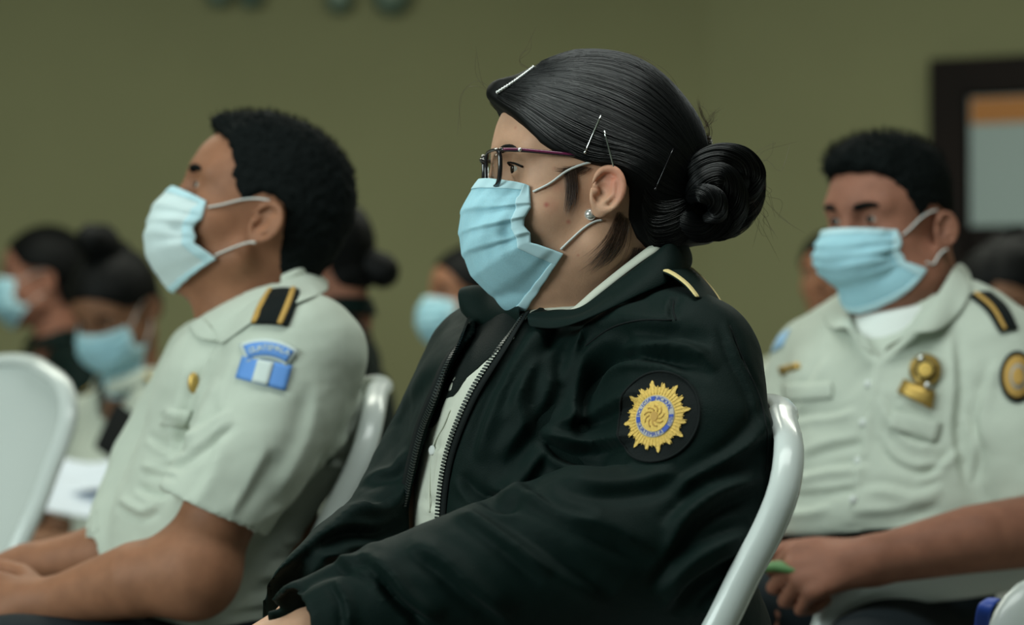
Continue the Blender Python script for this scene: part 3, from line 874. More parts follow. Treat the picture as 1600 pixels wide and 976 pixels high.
# ---- eyeglasses
gl = empty('eyeglasses', tuple(HW.W(.112, 0, .02))); keep(gl, woman)
def lens_outline(sg, n=40, e=.5, k=1.0):
    out = []
    for i in range(n):
        a = 2*math.pi*i/n; cx, sz = math.cos(a), math.sin(a)
        y = .0245*k*math.copysign(abs(cx)**e, cx); z = .0175*k*math.copysign(abs(sz)**e, sz)
        if z < 0: y *= 1-.10*(-z/.0175)
        yy = .0335+y; out.append(HW.W(.1125-abs(yy)**2*2.1, yy*sg, .0215+z))
    return np.array(out)
for sg in (1, -1):
    V, F = tube(lens_outline(sg), .0016, 8, closed=True, flat=(1.5, 1.1)); meshobj('rim', V, F, M['specs'], gl)
    L = lens_outline(sg, k=.98); V = np.concatenate([L, [L.mean(0)]]); F = [[i, (i+1) % 40, 40] for i in range(40)]
    o = meshobj('lens', V, F, M['lens'], gl); s = o.modifiers.new('t', 'SOLIDIFY'); s.thickness = .0012
    top = [(.1055, .0565, .0375), (.1015, .0620, .0372), (.085, .066, .0365), (.05, .0725, .0330), (.018, .0775, .0300), (-.002, .0800, .0280), (-.016, .0810, .0215)]
    T_ = np.array([HW.W(x, y*sg, z) for x, y, z in smooth_poly(np.array(top), 5)])
    V, F = tube(T_, .0022, 8, flat=(1.0, 1.0)); te = meshobj('temple', V, F, M['specs'], gl)
    V, F = tube(T_[4:26]+HW.dirw((0, .0016*sg, .0004)), .0014, 8); meshobj('temple_inlay', V, F, M['specs_p'], te, label='plum inlay')
    V, F = ball(HW.W(.0885, .0685*sg, .0368), .0021, 8, 12); meshobj('temple_stone', V, F, M['jewel'], te)
P = np.array([HW.W(.1125, .010, .0300), HW.W(.1165, .0, .0330), HW.W(.1125, -.010, .0300)])
V, F = tube(smooth_poly(P, 5), .0016, 8); meshobj('bridge', V, F, M['specs'], gl)
for sg in (1, -1):
    V, F = ball(HW.W(.108, .010*sg, .014), .0035, 8, 12); meshobj('nose_pad', V, F, M['lens'], gl)
add_spots(skin_w, [(surf(TH, HW, (938-p[0])/1660, (305-p[1])/1660), r, k) for p, r, k in (((833, 329), .0045, .75), ((868, 355), .004, .6), ((832, 302), .0035, .55), ((791, 205), .003, .35), ((795, 190), .003, .3), ((883, 407), .0025, .4), ((846, 272), .003, .25), ((850, 300), .012, .25), ((842, 330), .014, .22))], (.42, .10, .08))
add_spots(skin_w, [(HW.W(.002, .084, .008), .026, .7), (HW.W(-.006, .09, -.008), .018, .4)], (.62, .20, .13))

# ---- jacket
up_ = UP
f_torso = U(ell(Wn(925, 680, .05), (.130, .160, .19), TR),
            (ell(Wn(805, 640, -.035), (.080, .085, .09), TR), .07), (ell(Wn(750, 650, .07), (.07, .070, .09), TR), .06),
            (ell(Wn(880, 850, .02), (.160, .18, .17), TR), .08), (ell(Wn(935, 1010, .05), (.18, .19, .12), TR), .08),
            (cone(Wn(975, 475, .02), Wn(1065, 570, -.09), .055, .068), .05),
            (cone(Wn(890, 510, .03), Wn(765, 560, .14), .052, .056), .05))
f_armL = chain([Wn(1070, 585, -.10), Wn(1085, 690, -.14), Wn(1055, 860, -.17)], [.074, .079, .080])
f_foreL = chain([Wn(1055, 860, -.17), Wn(900, 862, -.20), Wn(640, 935, -.22), Wn(478, 992, -.23)], [.082, .080, .062, .050])
f_armR = chain([Wn(750, 580, .14), Wn(672, 720, .12), Wn(622, 835, .04)], [.056, .058, .058])
f_foreR = chain([Wn(622, 835, .04), Wn(550, 885, -.04), Wn(462, 960, -.12)], [.058, .055, .045])
f_out = U(f_torso, (f_armL, .035), (f_foreL, .02), (f_armR, .04), (f_foreR, .02))
# zipper lines of the photograph, found on the closed front, then the front is cut open between them
VC, FC = polygonise(f_torso, Wn(1250, 1120, -.35), Wn(540, 420, .35), .008); TC = bvh(VC, FC)
def onT(px, py, tree=TC):
    o = at(px, py, 1.8); d = unit(o-A(0, 0, CAMZ)); h = tree.ray_cast(Vector(o), Vector(d), 2.0)
    return np.array(h[0]) if h[0] is not None else None
farz = [(735, 500), (722, 530), (700, 570), (680, 620), (660, 670), (645, 730), (632, 790), (620, 865)]
nearz = [(822, 490), (795, 530), (768, 570), (742, 612), (720, 660), (703, 710), (693, 765), (688, 830), (684, 900)]
def lz(p): return (float((p-Wn(900, 600))@tl), float(p[2]))
fz = [p for p in (onT(*q) for q in farz) if p is not None]; nz = [p for p in (onT(*q) for q in nearz) if p is not None]
print('zip pts', len(fz), len(nz), [np.round(lz(p), 3) for p in fz], [np.round(lz(p), 3) for p in nz])
pol = [lz(p) for p in fz]+[(lz(fz[-1])[0]+.004, lz(fz[-1])[1]-.09), (lz(nz[-1])[0], lz(nz[-1])[1]-.02)]+[lz(p) for p in nz][::-1]+[(lz(nz[0])[0]+.02, lz(nz[0])[1]+.12), (lz(fz[0])[0]-.02, lz(fz[0])[1]+.12)]
C0 = Wn(925, 660, .05)
def f_open(P):
    l = (P-Wn(900, 600))@tl; fwd = (P-C0)@tf
    return smax(poly2(pol, np.stack([l, P[:, 2]], 1)), -(fwd-.03), .0)
hemz = Wn(0, 1075)[2]
neckhole = cone(Wn(975, 330, .0), Wn(915, 500, .02), .078, .082)
f_jacket = U(f_out, ((lambda P: f_torso(P)+.007), .002, 'sub'), (f_open, .003, 'sub'), (neckhole, .006, 'sub'),
             (cone(Wn(505, 985, -.23), Wn(370, 1005, -.26), .038, .043), .010, 'sub'), (cone(Wn(480, 935, -.10), Wn(400, 1010, -.17), .036, .042), .010, 'sub'),
             (plane((0, 0, hemz), (0, 0, -1)), .004, 'int'))
VJ, FJ = polygonise(f_jacket, Wn(1260, 1100, -.36), Wn(380, 420, .36), .0042)
VJ, FJ = biggest(VJ, FJ)
VJ = relax(VJ, FJ, 1, .4)
NJ = normals(VJ, FJ)
if (NJ[:, 1] < 0).mean() < .3: NJ = -NJ
JF = [
 # armhole and upper sleeve
 ([(960, 560), (1000, 535), (1060, 525), (1110, 540)], 16, -.006), ([(880, 560), (930, 522), (990, 505), (1060, 505)], 14, .005),
 ([(905, 640), (925, 590), (965, 560), (1030, 560), (1080, 578)], 13, -.008), ([(945, 545), (1010, 540), (1080, 555), (1120, 580)], 14, .006),
 ([(1010, 475), (950, 500), (905, 545), (880, 600)], 20, .008), ([(985, 520), (940, 560), (915, 620), (905, 690)], 16, -.010),
 ([(880, 560), (870, 620), (830, 680), (790, 730)], 20, -.006), ([(930, 500), (870, 540), (820, 600), (790, 660)], 18, .005),
 # inner elbow creases
 ([(850, 690), (880, 715), (930, 728), (985, 720)], 12, -.010), ([(840, 668), (880, 690), (930, 695), (990, 680)], 12, .009),
 ([(862, 660), (900, 655), (945, 640), (1000, 610)], 14, .006), ([(870, 745), (930, 760), (1000, 755), (1060, 735)], 18, .006),
 ([(800, 745), (830, 760), (870, 790), (930, 810)], 14, -.005), ([(700, 800), (740, 810), (800, 850), (860, 900)], 18, .006),
 ([(640, 850), (690, 875), (740, 920), (800, 965)], 20, .008), ([(560, 870), (600, 890), (640, 940), (690, 970)], 16, .008),
 ([(590, 900), (610, 930), (660, 975)], 12, -.007), ([(735, 790), (800, 830), (880, 880), (960, 930)], 22, -.006),
 ([(780, 760), (870, 790), (960, 830), (1030, 860)], 22, .005), ([(520, 905), (540, 940), (545, 985)], 10, .005),
 # elbow, right-hand edge
 ([(1180, 770), (1130, 790), (1080, 830), (1050, 880)], 18, -.007), ([(1190, 740), (1130, 760), (1080, 790), (1040, 830)], 16, .006),
 ([(1175, 830), (1120, 850), (1070, 880), (1030, 930)], 16, .007), ([(1175, 870), (1130, 885), (1080, 920), (1050, 960)], 14, -.007),
 ([(1170, 910), (1140, 930), (1100, 960)], 14, .006), ([(1205, 640), (1170, 690), (1120, 730), (1060, 760)], 18, .005),
 ([(1195, 690), (1150, 720), (1100, 745), (1060, 780)], 14, -.004), 
 # armhole seam
 ([(1138, 500), (1160, 560), (1190, 620), (1203, 680), (1200, 735)], 5, -.004), ([(1128, 505), (1148, 565), (1176, 625), (1190, 690)], 7, .0025),
 # front panels
 ([(850, 500), (810, 560), (770, 640), (745, 720)], 14, .005), ([(880, 500), (850, 560), (830, 610), (840, 680)], 18, -.006),
 ([(760, 760), (790, 770), (820, 750), (850, 700)], 16, .006), ([(720, 740), (740, 770), (780, 790), (810, 790)], 12, -.005),
 ([(710, 500), (680, 550), (650, 600), (625, 660)], 14, .005), ([(700, 560), (660, 610), (625, 660), (600, 720)], 12, -.004),
 ([(640, 760), (605, 790), (560, 790), (520, 800)], 12, .006), ([(630, 810), (590, 830), (540, 830), (500, 850)], 12, -.006),
 ([(600, 850), (550, 850), (500, 870), (465, 900)], 12, .008), ([(580, 880), (530, 885), (480, 905), (440, 940)], 10, -.007),
 ([(560, 760), (590, 745), (620, 735), (640, 700)], 9, .006), ([(480, 865), (520, 870), (560, 890), (590, 905)], 9, .005),
 # yoke
 ([(1010, 450), (960, 470), (900, 490), (850, 505)], 9, -.004), ([(1060, 460), (1050, 480), (1050, 500)], 8, -.003),
]
VJ2 = folds(VJ, NJ, [(a_, w_, d_*1.25) for a_, w_, d_ in JF])
dn = .0022*noise(VJ*A(9, 9, 16))+.0013*noise(VJ*A(26, 26, 34)+5)+.0005*noise(VJ*70)
VJ2 = VJ2+NJ*dn[:, None]
jacket = meshobj('jacket', VJ2, FJ, M['jacket'], woman); subsurf(jacket, 1)
TJ = bvh(VJ2, FJ)
def onJ(px, py, h=0.0, tree=None):
    o = at(px, py, 1.8); d = unit(o-A(0, 0, CAMZ)); hit = (tree or TJ).ray_cast(Vector(o), Vector(d), 2.0)
    return np.array(hit[0])-d*h if hit[0] is not None else None
for ln in ([(1140, 508), (1160, 560), (1186, 618), (1199, 680), (1196, 735)], [(1052, 470), (1052, 485), (1056, 500)], [(1050, 500), (1000, 500), (955, 512), (915, 540)]):
    P = [onJ(q[0], q[1], .0002) for q in smooth_poly(np.array(ln, float), 6)]; P = [p for p in P if p is not None]
    V, F = tube(np.array(P), .0009, 6); meshobj('seam', V, F, M['black'], jacket)
# shirt inside
f_shirt = U((lambda P: f_torso(P)+.012), (cone(Wn(950, 430, .01), Wn(905, 520, .03), .070, .08), .03), (cone(Wn(975, 330, .0), Wn(915, 480, .02), .0675, .0675), .001, 'sub'), (plane(Wn(905, 470), (-.1, -.1, 1)), .003, 'int'), (plane((0, 0, hemz-.03), (0, 0, -1)), .004, 'int'))
VS, FS = polygonise(f_shirt, Wn(1200, 1100, -.3), Wn(560, 420, .33), .005)
NS = normals(VS, FS)
VS = folds(VS, NS, [([(700, 640), (690, 700), (680, 760), (672, 800)], 9, .003), ([(655, 780), (680, 790), (700, 800)], 8, -.004), ([(720, 590), (700, 640), (690, 690)], 7, -.003), ([(660, 690), (680, 700), (700, 695)], 6, -.003)])
shirt = meshobj('shirt', VS, FS, M['shirt'], woman); subsurf(shirt, 1); TSh = bvh(VS, FS)
for q in ((676, 703),):
    p = onJ(*q, tree=TSh)
    if p is not None:
        V, F = ball((0, 0, 0), .0052, 8, 16); V = V*A(1, 1, .28); nrm = unit((-.72, -.66, .1))
        Rm = np.array(Vector(nrm).to_track_quat('Z', 'Y').to_matrix()); meshobj('button', V@Rm.T+p+nrm*.001, F, M['loop'], shirt)
# placket edge
pp = [onJ(*q, tree=TSh) for q in ((704, 640), (694, 665), (677, 700), (672, 760), (672, 800))]
pp = [p for p in pp if p is not None]
if len(pp) > 3:
    V, F = tube(smooth_poly(np.array(pp), 6)+A(-.6, -.7, 0)*.001, .0011, 6); meshobj('placket', V, F, M['shirt'], shirt)
# shirt collar leaf at the side of the neck and in front
def W3(L): return [Wn(*p) for p in L]
def band(a, b, n=24, mid=0.0):
    a = resample(smooth_poly(np.array(W3(a)), 5), n); b = resample(smooth_poly(np.array(W3(b)), 5), n)
    return np.array([a, (a+b)/2+mid*A(0, -1, .3), b])
sheet(band([(1060, 372, .0), (1030, 376, -.05), (985, 408, -.066), (930, 452, -.070), (890, 486, -.066), (858, 492, -.05)],
           [(1065, 386, .0), (1035, 390, -.06), (992, 418, -.075), (938, 460, -.078), (900, 492, -.074), (864, 500, -.06)], mid=.003), .0022, 'shirt_collar', M['shirt'], shirt)
sheet(band([(862, 466, -.02), (848, 480, -.04), (834, 500, -.055), (820, 520, -.065)], [(832, 462, .0), (826, 478, -.02), (815, 498, -.04), (806, 520, -.055)], mid=.002), .0022, 'shirt_collar', M['shirt'], shirt)
# jacket collar: near leaf
near_in = [(1000, 350, .07), (1035, 360, .045), (1052, 368, -.01), (1040, 384, -.058), (1000, 416, -.078), (950, 452, -.086), (905, 484, -.085), (868, 486, -.07), (822, 494, -.06)]
near_fold = [(1010, 346, .078), (1045, 355, .05), (1060, 372, -.018), (1048, 392, -.07), (1008, 424, -.090), (958, 462, -.098), (912, 494, -.096), (872, 500, -.082), (824, 500, -.07)]
near_out = [(1050, 385, .10), (1075, 392, .06), (1078, 418, -.03), (1050, 440, -.09), (1000, 462, -.112), (950, 486, -.118), (905, 505, -.116), (868, 515, -.10), (826, 512, -.085)]
G = [resample(smooth_poly(np.array(W3(c)), 5), 40) for c in (near_in, near_fold, near_out)]
G = np.array([G[0], G[0]*.4+G[1]*.6+A(0, 0, .003), G[1], G[1]*.5+G[2]*.5+A(0, -.004, .003), G[2]])
col = sheet(G, .003, 'collar', M['jacket'], jacket, sub=2)
# far leaf, tip standing at the left
far = [[(815, 482, -.05), (800, 470, .0), (775, 455, .04), (745, 447, .06), (722, 452, .07)],
       [(812, 492, -.06), (790, 482, -.01), (765, 468, .03), (738, 456, .05), (716, 456, .06)],
       [(818, 506, -.05), (785, 505, -.01), (755, 495, .02), (730, 480, .04), (717, 466, .055)],
       [(822, 520, -.03), (785, 525, .01), (758, 515, .03), (735, 500, .04), (722, 486, .055)]]
G = np.array([resample(smooth_poly(np.array(W3(c)), 5), 24) for c in far])
sheet(G, .003, 'collar', M['jacket'], jacket, sub=2)
# dark inner lining of the far front
far_l = [[(824, 484, -.03), (790, 488, .0), (765, 490, .02), (742, 492, .02)],
         [(810, 510, -.03), (780, 510, .0), (755, 510, .02), (732, 508, .02)],
         [(786, 542, -.02), (760, 538, .01), (738, 535, .02), (720, 530, .02)],
         [(748, 574, .0), (732, 575, .02), (715, 575, .03), (700, 572, .02)],
         [(712, 615, .02), (702, 618, .03), (692, 620, .03), (681, 620, .02)],
         [(678, 668, .02), (672, 670, .03), (667, 670, .03), (660, 670, .02)]]
G = np.array([resample(smooth_poly(np.array([Wn(p[0], p[1], p[2]+.02) for p in c]), 5), 18) for c in far_l])
G = outside(TSh, G, .003)
sheet(G, .002, 'lining', M['lining'], jacket, sub=1)
# zips
def zipper(pts, side):
    P = []
    for q in pts:
        p = onJ(q[0], q[1])
        if p is None or abs(p[1]-D0) > .3: continue
        P.append(p)
    return P
def zip_build(P3, inward, name='zipper'):
    P = resample(smooth_poly(np.array(P3), 6), 88)
    T = np.gradient(P, axis=0); T /= np.linalg.norm(T, axis=1)[:, None]
    n = tf; S = np.cross(T, n); S /= np.linalg.norm(S, axis=1)[:, None]; S *= inward
    rows = np.array([P-S*.008+n*.0008, P-S*.003+n*.0016, P+S*.001+n*.0012])
    z = sheet(rows, .0015, name, M['zip_t'], jacket, sub=0)
    Vt = []; Ft = []; o = 0
    for i in range(0, len(P)-1):
        c = P[i]+n*.0022+S*.0022; h = A(.0027, .0009, .0015)
        a = [c+sx*h[0]*S[i]+sy*h[1]*T[i]+szz*h[2]*n for sx in (-1, 1) for sy in (-1, 1) for szz in (-1, 1)] if False else [c[i]+sx*h[0]*S[i]+sy*h[1]*T[i]+szz*h[2]*n for sx in (-1, 1) for sy in (-1, 1) for szz in (-1, 1)]
        Vt += a; Ft += [[o, o+1, o+3, o+2], [o+4, o+6, o+7, o+5], [o, o+4, o+5, o+1], [o+2, o+3, o+7, o+6], [o, o+2, o+6, o+4], [o+1, o+5, o+7, o+3]]; o += 8
    meshobj('zipper_teeth', np.array(Vt), Ft, M['zip'], z, smooth=False)
zip_build([p+tf*.001 for p in fz], -1)
zip_build([p+tf*.001 for p in nz], 1)
# epaulette
ep_a = [(1022, 424), (1045, 432), (1068, 448), (1085, 468)]; ep_b = [(1080, 422), (1100, 440), (1122, 468), (1137, 500)]
def epaul(a, b, hgt, dd_a, dd_b, D):
    A_ = resample(smooth_poly(np.array([Wn(p[0], p[1], d) for p, d in zip(a, dd_a)]), 5), 16)
    B_ = resample(smooth_poly(np.array([Wn(p[0], p[1], d) for p, d in zip(b, dd_b)]), 5), 16)
    return A_, B_
EA, EB = epaul(ep_a, ep_b, 0, (-.085, -.105, -.125, -.140), (-.02, -.035, -.055, -.075), D0)
rows = np.array([EA*(1-t)+EB*t+UP*.006*math.sin(math.pi*t) for t in np.linspace(0, 1, 7)])
epo = sheet(rows, .003, 'epaulette', M['jacket'], jacket, sub=1)
for t0, t1 in ((.02, .14), (.88, .99)):
    rr = np.array([EA*(1-t)+EB*t+UP*(.006*math.sin(math.pi*t)+.0014) for t in np.linspace(t0, t1, 3)])
    sheet(rr, .0026, 'gold_stripe', M['gold2'], epo, sub=1, label='pale gold braid')
# arm patch: black disc, gold sunburst, blue ring with lettering
pc = onJ(1024, 650); nrm = unit((-.30, -.95, .05))
lay = Lay(TJ, pc, nrm, (-.22, 0, 1), .06)
k = 1/1580.0
pat = lay.shape(ring(70*k, 48, 1.0, 1.0), .0004, .0014, 'badge_patch', M['black'], jacket)
def shp(out, h, th, name, m, par, lab=None, step=.006, fan=False): return lay.shape(out, h, th, name, m, par, step, lab, fan)
V, F = tube(np.array([lay.pt(a, b, .0022) for a, b in ring(69*k, 60)]), .0012, 6, closed=True); meshobj('patch_edge', V, F, M['black'], pat)
sb = []; NR = 16
for i in range(NR):
    a0 = 2*math.pi*i/NR
    R1 = (55 if i % 2 == 0 else 50)*k
    for da, r in ((-.19, 43*k), (-.15, 45*k), (-.12, 45.5*k), (-.075, R1-7*k), (-.05, R1-4*k), (-.045, R1-1*k), (0, R1+2*k), (.045, R1-1*k), (.05, R1-4*k), (.075, R1-7*k), (.12, 45.5*k), (.15, 45*k)):
        rr = r
        sb.append((rr*math.cos(a0+da), rr*math.sin(a0+da)))
sun = shp(sb, .0016, .0016, 'sunburst', M['gold'], pat, 'gold embroidered sunburst', fan=True)
for i in range(48):
    a = 2*math.pi*(i+.5)/48
    if i % 1 == 0:
        P = np.array([lay.pt(r*k*math.cos(a), r*k*math.sin(a), .0032) for r in np.linspace(34, 47 if i % 3 else 52, 5)])
        V, F = tube(P, .00055, 5); meshobj('ray', V, F, M['gold'], sun)
rg_ = shp(ring(32.5*k, 40), .0030, .0008, 'badge_ring', M['grey'], pat, step=.007)
shp(ring(31.5*k, 40), .0036, .0006, 'ring_band', M['ringg'], rg_, 'grey lettered band', step=.007)
for a0, a1 in ((170, 188), (84, 96), (294, 318), (346, 354)):
    o_ = [(r*k*math.cos(math.radians(a)), r*k*math.sin(math.radians(a))) for r, an in ((31, np.linspace(a0, a1, 6)), (24, np.linspace(a1, a0, 6))) for a in an]
    shp(o_, .0040, .0006, 'blue_segment', M['blue'], rg_, 'blue enamel segment')
arc_text(lay, 'POLICIA', 27.3*k, 168, 98, 8.5*k, .0042, .0004, 'lettering', M['blue'], rg_)
arc_text(lay, 'NACIONAL', 27.3*k, 82, 8, 8.5*k, .0042, .0004, 'lettering', M['blue'], rg_)
arc_text(lay, 'CIVIL', 27.3*k, -8, -42, 8.5*k, .0042, .0004, 'lettering', M['blue'], rg_)
arc_text(lay, 'GUATEMALA', 27.8*k, 190, 292, 8.5*k, .0042, .0004, 'lettering', M['blue'], rg_, inward=True)
cen_ = shp(ring(23.5*k, 36), .0038, .0012, 'badge_center', M['gold'], pat, 'gold embroidered centre', step=.007)
for i in range(9):
    a = 2*math.pi*i/9; P = np.array([lay.pt(r*k*math.cos(a+.25*j), r*k*math.sin(a+.25*j), .0052) for j, r in enumerate((8, 12, 15, 17))])
    V, F = tube(P, .0007, 5); meshobj('stitch', V, F, M['stripe'], cen_)
shp(ring(6*k, 16, 1, 1.2), .0048, .0010, 'flame', M['stripe'], cen_)
# trousers
tr = U(cone(Wn(960, 1130, -.06), Wn(400, 1160, -.30), .095, .075), (cone(Wn(900, 1130, .12), Wn(340, 1150, .0), .095, .075), .02), (ell(Wn(960, 1110, .04), (.15, .19, .11), TR), .05),
       (cone(Wn(400, 1160, -.30), Wn(430, 1700, -.30), .075, .05), .03), (cone(Wn(340, 1150, .0), Wn(360, 1700, .02), .075, .05), .03))
VT, FT = polygonise(tr, Wn(1200, 1800, -.45), Wn(260, 1000, .3), .012); meshobj('trousers', VT, FT, M['trouser'], woman)
for x, d in ((425, -.30), (355, .02)):
    p = Wn(x, 1700, d); p[2] = .05
    sh = U(cone((p[0]+.03, p[1], .05), (p[0]-.15, p[1]-.05, .04), .045, .035), (plane((0, 0, 0.0), (0, 0, -1)), .01, 'int'))
    VT, FT = polygonise(sh, (p[0]-.25, p[1]-.15, -.02), (p[0]+.12, p[1]+.1, .15), .01); meshobj('shoe', VT, FT, M['phone'], woman)
# ------------------------------------------------------------------ the man in the pale uniform shirt, left
D1 = 3.15
def Ln(px, py, dd=0.0): return at(px, py, D1+dd)
def short_hair(H, poly, vols, thick, par, lo=(-.17, -.12, -.11), hi=(.15, .12, .19), vox=.0025, base=None, seed=1, nstr=2200, lean=(-.3, 0, .6), length=.014):
    g = hair_local(poly, vols, .004, base, rough=.003, rs=95, k=.008, thick=thick)
    V, F = local_mesh(H, g, lo, hi, vox)
    N = normals(V, F); 
    if ((V-H.o)*N).sum() < 0: N = -N
    V = V+N*(.0012*noise(H.L(V)*260))[:, None]
    o = meshobj('hair', V, F, M['hair_m'], par)
    rg = np.random.default_rng(seed); L = H.L(V); hgt = np.clip((L[:, 2]-.03)/.09, 0.0, 1)
    ii = rg.choice(len(V), nstr, p=(hgt+.03)/(hgt+.03).sum()); ln = H.dirw(lean)
    P = []
    for i in ii:
        d0 = unit(N[i]+ln*.9+rg.normal(0, .25, 3)); l = length*(.25+.75*hgt[i])*rg.uniform(.5, 1.1)
        P.append([V[i]-N[i]*.002, V[i]+d0*l*.5, V[i]+d0*l+ln*l*.3])
    v, f = strand_mesh(np.array(P), .0004, 3); meshobj('hair_tips', v, f, M['hair_m'], o)['kind'] = 'stuff'
    return o
man = empty('person', (Ln(430, 900)[0], D1, 0), 'man in pale uniform shirt with flag patch and white mask, gazing up to the left', 'person')
HM = Head(Ln(406, 350), 6, 17, 0, 1.03)
hlm = head_local(fat=.001, ears=1.12)
VH, FH = polygonise(U(HM.wrap(hlm), (cone(Ln(430, 370, .01), Ln(395, 530, .02), .062, .068), .03), (ell(Ln(365, 470, .0), (.045, .045, .06)), .04)), Ln(640, 600, -.16), Ln(210, 130, .17), .003)
tfM = unit((-.96, -.28, 0)); tlM = unit(np.cross(UP, tfM)); RM = np.array([tfM, tlM, UP])
shM = Ln(462, 560, -.16); elM = Ln(300, 893, -.21); wrM = Ln(75, 942, -.14)
shF = Ln(320, 575, .14); elF = Ln(190, 862, .02); wrF = Ln(45, 885, .02)
f1 = Frame(wrM, (-1, .12, .10), (-.2, -.75, .6)); f2 = Frame(wrF, (-1, -.3, -.25), (-.3, -.3, 1))
core = U(cone(Ln(420, 520, .0), Ln(380, 900, .0), .06, .10), (chain([shM, elM], [.05, .046]), .04), (chain([elM, Ln(215, 905, -.2), wrM], [.050, .047, .029]), .025), (ell(Ln(305, 893, -.215), (.048, .04, .05)), .03),
         (chain([shF, elF], [.05, .044]), .04), (chain([elF, wrF], [.044, .028]), .02),
         *hand(f1, -1, (38, 50, 35), 40, 1.05), *hand(f2, 1, (35, 50, 35), 45, 1.05))
VB, FB = polygonise(core, Ln(560, 1000, -.4), Ln(-110, 430, .3), .004)
bodyM = meshobj('body', np.concatenate([VH, VB]), np.concatenate([FH, FB+len(VH)]), M['skin_m'], man); TMh = bvh(VH, FH)
face_bits(HM, bodyM, M['hair_m'], 1.5)
mp = [(.125, .125), (.108, .108), (.090, .098), (.068, .085), (.055, .064), (.053, .045), (.040, .030), (.028, .018), (.020, .020), (.010, .031), (-.006, .034), (-.020, .028), (-.028, .015), (-.032, -.005), (-.035, -.03), (-.040, -.055), (-.060, -.075), (-.105, -.07), (-.17, -.03), (-.17, .2), (.14, .2), (.14, .12)]
def thM(P): return .0015+.008*np.clip((P[:, 2]-.055)/.05, 0, 1)+.002*np.clip((-P[:, 0]-.05)/.05, 0, 1)*np.clip((P[:, 2]+.05)/.05, 0, 1)
short_hair(HM, mp, [(ell((-.016, 0, .034), (.096, .072, .084)), .02), (cone((-.04, 0, -.01), (-.040, 0, -.05), .060, .050), .02), (cone((.030, 0, .108), (.080, 0, .105), .028, .015), .02)], thM, man, seed=3, lean=(.25, 0, .4), length=.008)
# eyebrow strokes and mask
maskM = face_mask(HM, man, M['mask_w'], M['mask_e'], TMh, cz=-.001, wide=.002, sub=0)
# ---- shirt
tM = U(ell(Ln(422, 630, .0), (.114, .185, .155), RM), (ell(Ln(370, 660, .0), (.11, .15, .13), RM), .06), (ell(Ln(318, 850, .0), (.122, .165, .16), RM), .05), (ell(Ln(290, 985, .0), (.140, .165, .10), RM), .06),
       (cone(Ln(440, 515, .0), Ln(475, 560, -.13), .052, .070), .05), (cone(Ln(420, 520, .04), Ln(335, 570, .16), .052, .062), .05))
sdir = unit(np.array(elM)-np.array(shM)); 
sa = chain([Ln(468, 555, -.14), Ln(395, 700, -.175), Ln(322, 815, -.20)], [.080, .078, .070]); sdir = unit(Ln(310, 850, -.21)-Ln(400, 690, -.175))
hemM = plane(Ln(330, 799, -.20), (-.42, -.05, -.91))
sf_ = chain([Ln(325, 575, .13), Ln(245, 720, .08), Ln(188, 858, .02)], [.064, .060, .054]); hemF = plane(Ln(150, 872, .02), (-.75, -.1, -.62))
armhol = chain([Ln(395, 700, -.175), Ln(300, 860, -.21)], [.060, .062]); armholF = chain([Ln(245, 720, .08), Ln(165, 900, .0)], [.046, .047])
fM = U(tM, (U(sa, (hemM, .004, 'int'), (armhol, .003, 'sub')), .02), (U(sf_, (hemF, .004, 'int'), (armholF, .003, 'sub')), .02),
       (cone(Ln(430, 400, .01), Ln(405, 520, .02), .073, .075), .004, 'sub'), (plane((0, 0, Ln(0, 1010)[2]), (0, 0, -1)), .01, 'int'))
VS, FS = polygonise(fM, Ln(640, 1040, -.4), Ln(90, 400, .34), .005)
NS = normals(VS, FS); NS = NS if (NS[:, 1] < 0).mean() > .4 else -NS
MF = [([(560, 640), (535, 700), (500, 740), (460, 790), (410, 830)], 12, -.009), ([(575, 600), (560, 660), (520, 700)], 14, .006), ([(500, 720), (540, 722), (570, 712)], 8, -.005),
      ([(500, 600), (480, 680), (430, 780)], 22, .005), ([(330, 560), (300, 600), (285, 650), (270, 720)], 14, -.008), ([(440, 480), (370, 520), (320, 580), (290, 640)], 14, .006),
      ([(340, 590), (310, 640), (290, 700)], 12, .006), ([(360, 640), (330, 660), (290, 690), (255, 700)], 10, .006), ([(370, 660), (330, 690), (280, 725), (240, 730)], 9, -.006),
      ([(250, 640), (285, 660), (300, 690)], 9, .005), ([(230, 680), (260, 700), (290, 705)], 8, -.005), ([(220, 730), (250, 735), (280, 740)], 8, .005), ([(210, 760), (240, 775), (262, 775)], 8, -.006), ([(185, 780), (220, 800), (250, 790)], 9, .006),
      ([(440, 850), (480, 845), (520, 850)], 9, .005), ([(420, 880), (460, 872), (505, 880)], 9, -.005), ([(400, 905), (450, 898), (495, 905)], 9, .005), ([(385, 930), (440, 922), (480, 930)], 8, -.004), ([(350, 955), (420, 945), (465, 955)], 8, .004),
      ([(350, 680), (330, 740), (300, 790)], 16, .004), ([(430, 700), (400, 760), (370, 810)], 14, -.004), ([(380, 560), (360, 600), (350, 640)], 10, -.003)]
VS = folds(VS, NS, MF); VS = VS+NS*(.0050*noise(VS*A(9, 9, 15)+3)+.0022*noise(VS*A(22,22,34))+.0008*noise(VS*60))[:, None]
shirtM = meshobj('shirt', VS, FS, M['shirt_g'], man); subsurf(shirtM, 1); TMs = bvh(VS, FS)
def leaf(W, a, b, name, m, par, th=.003, mid=.004, n=20, T=None):
    a = resample(smooth_poly(np.array([W(*p) for p in a]), 5), n); b = resample(smooth_poly(np.array([W(*p) for p in b]), 5), n)
    G = np.array([a, a*.65+b*.35+A(0, -1, .6)*mid, a*.3+b*.7+A(0, -1, .4)*mid, b])
    if T is not None: G = outside(T, G, .005)
    return sheet(G, th, name, m, par, sub=1)
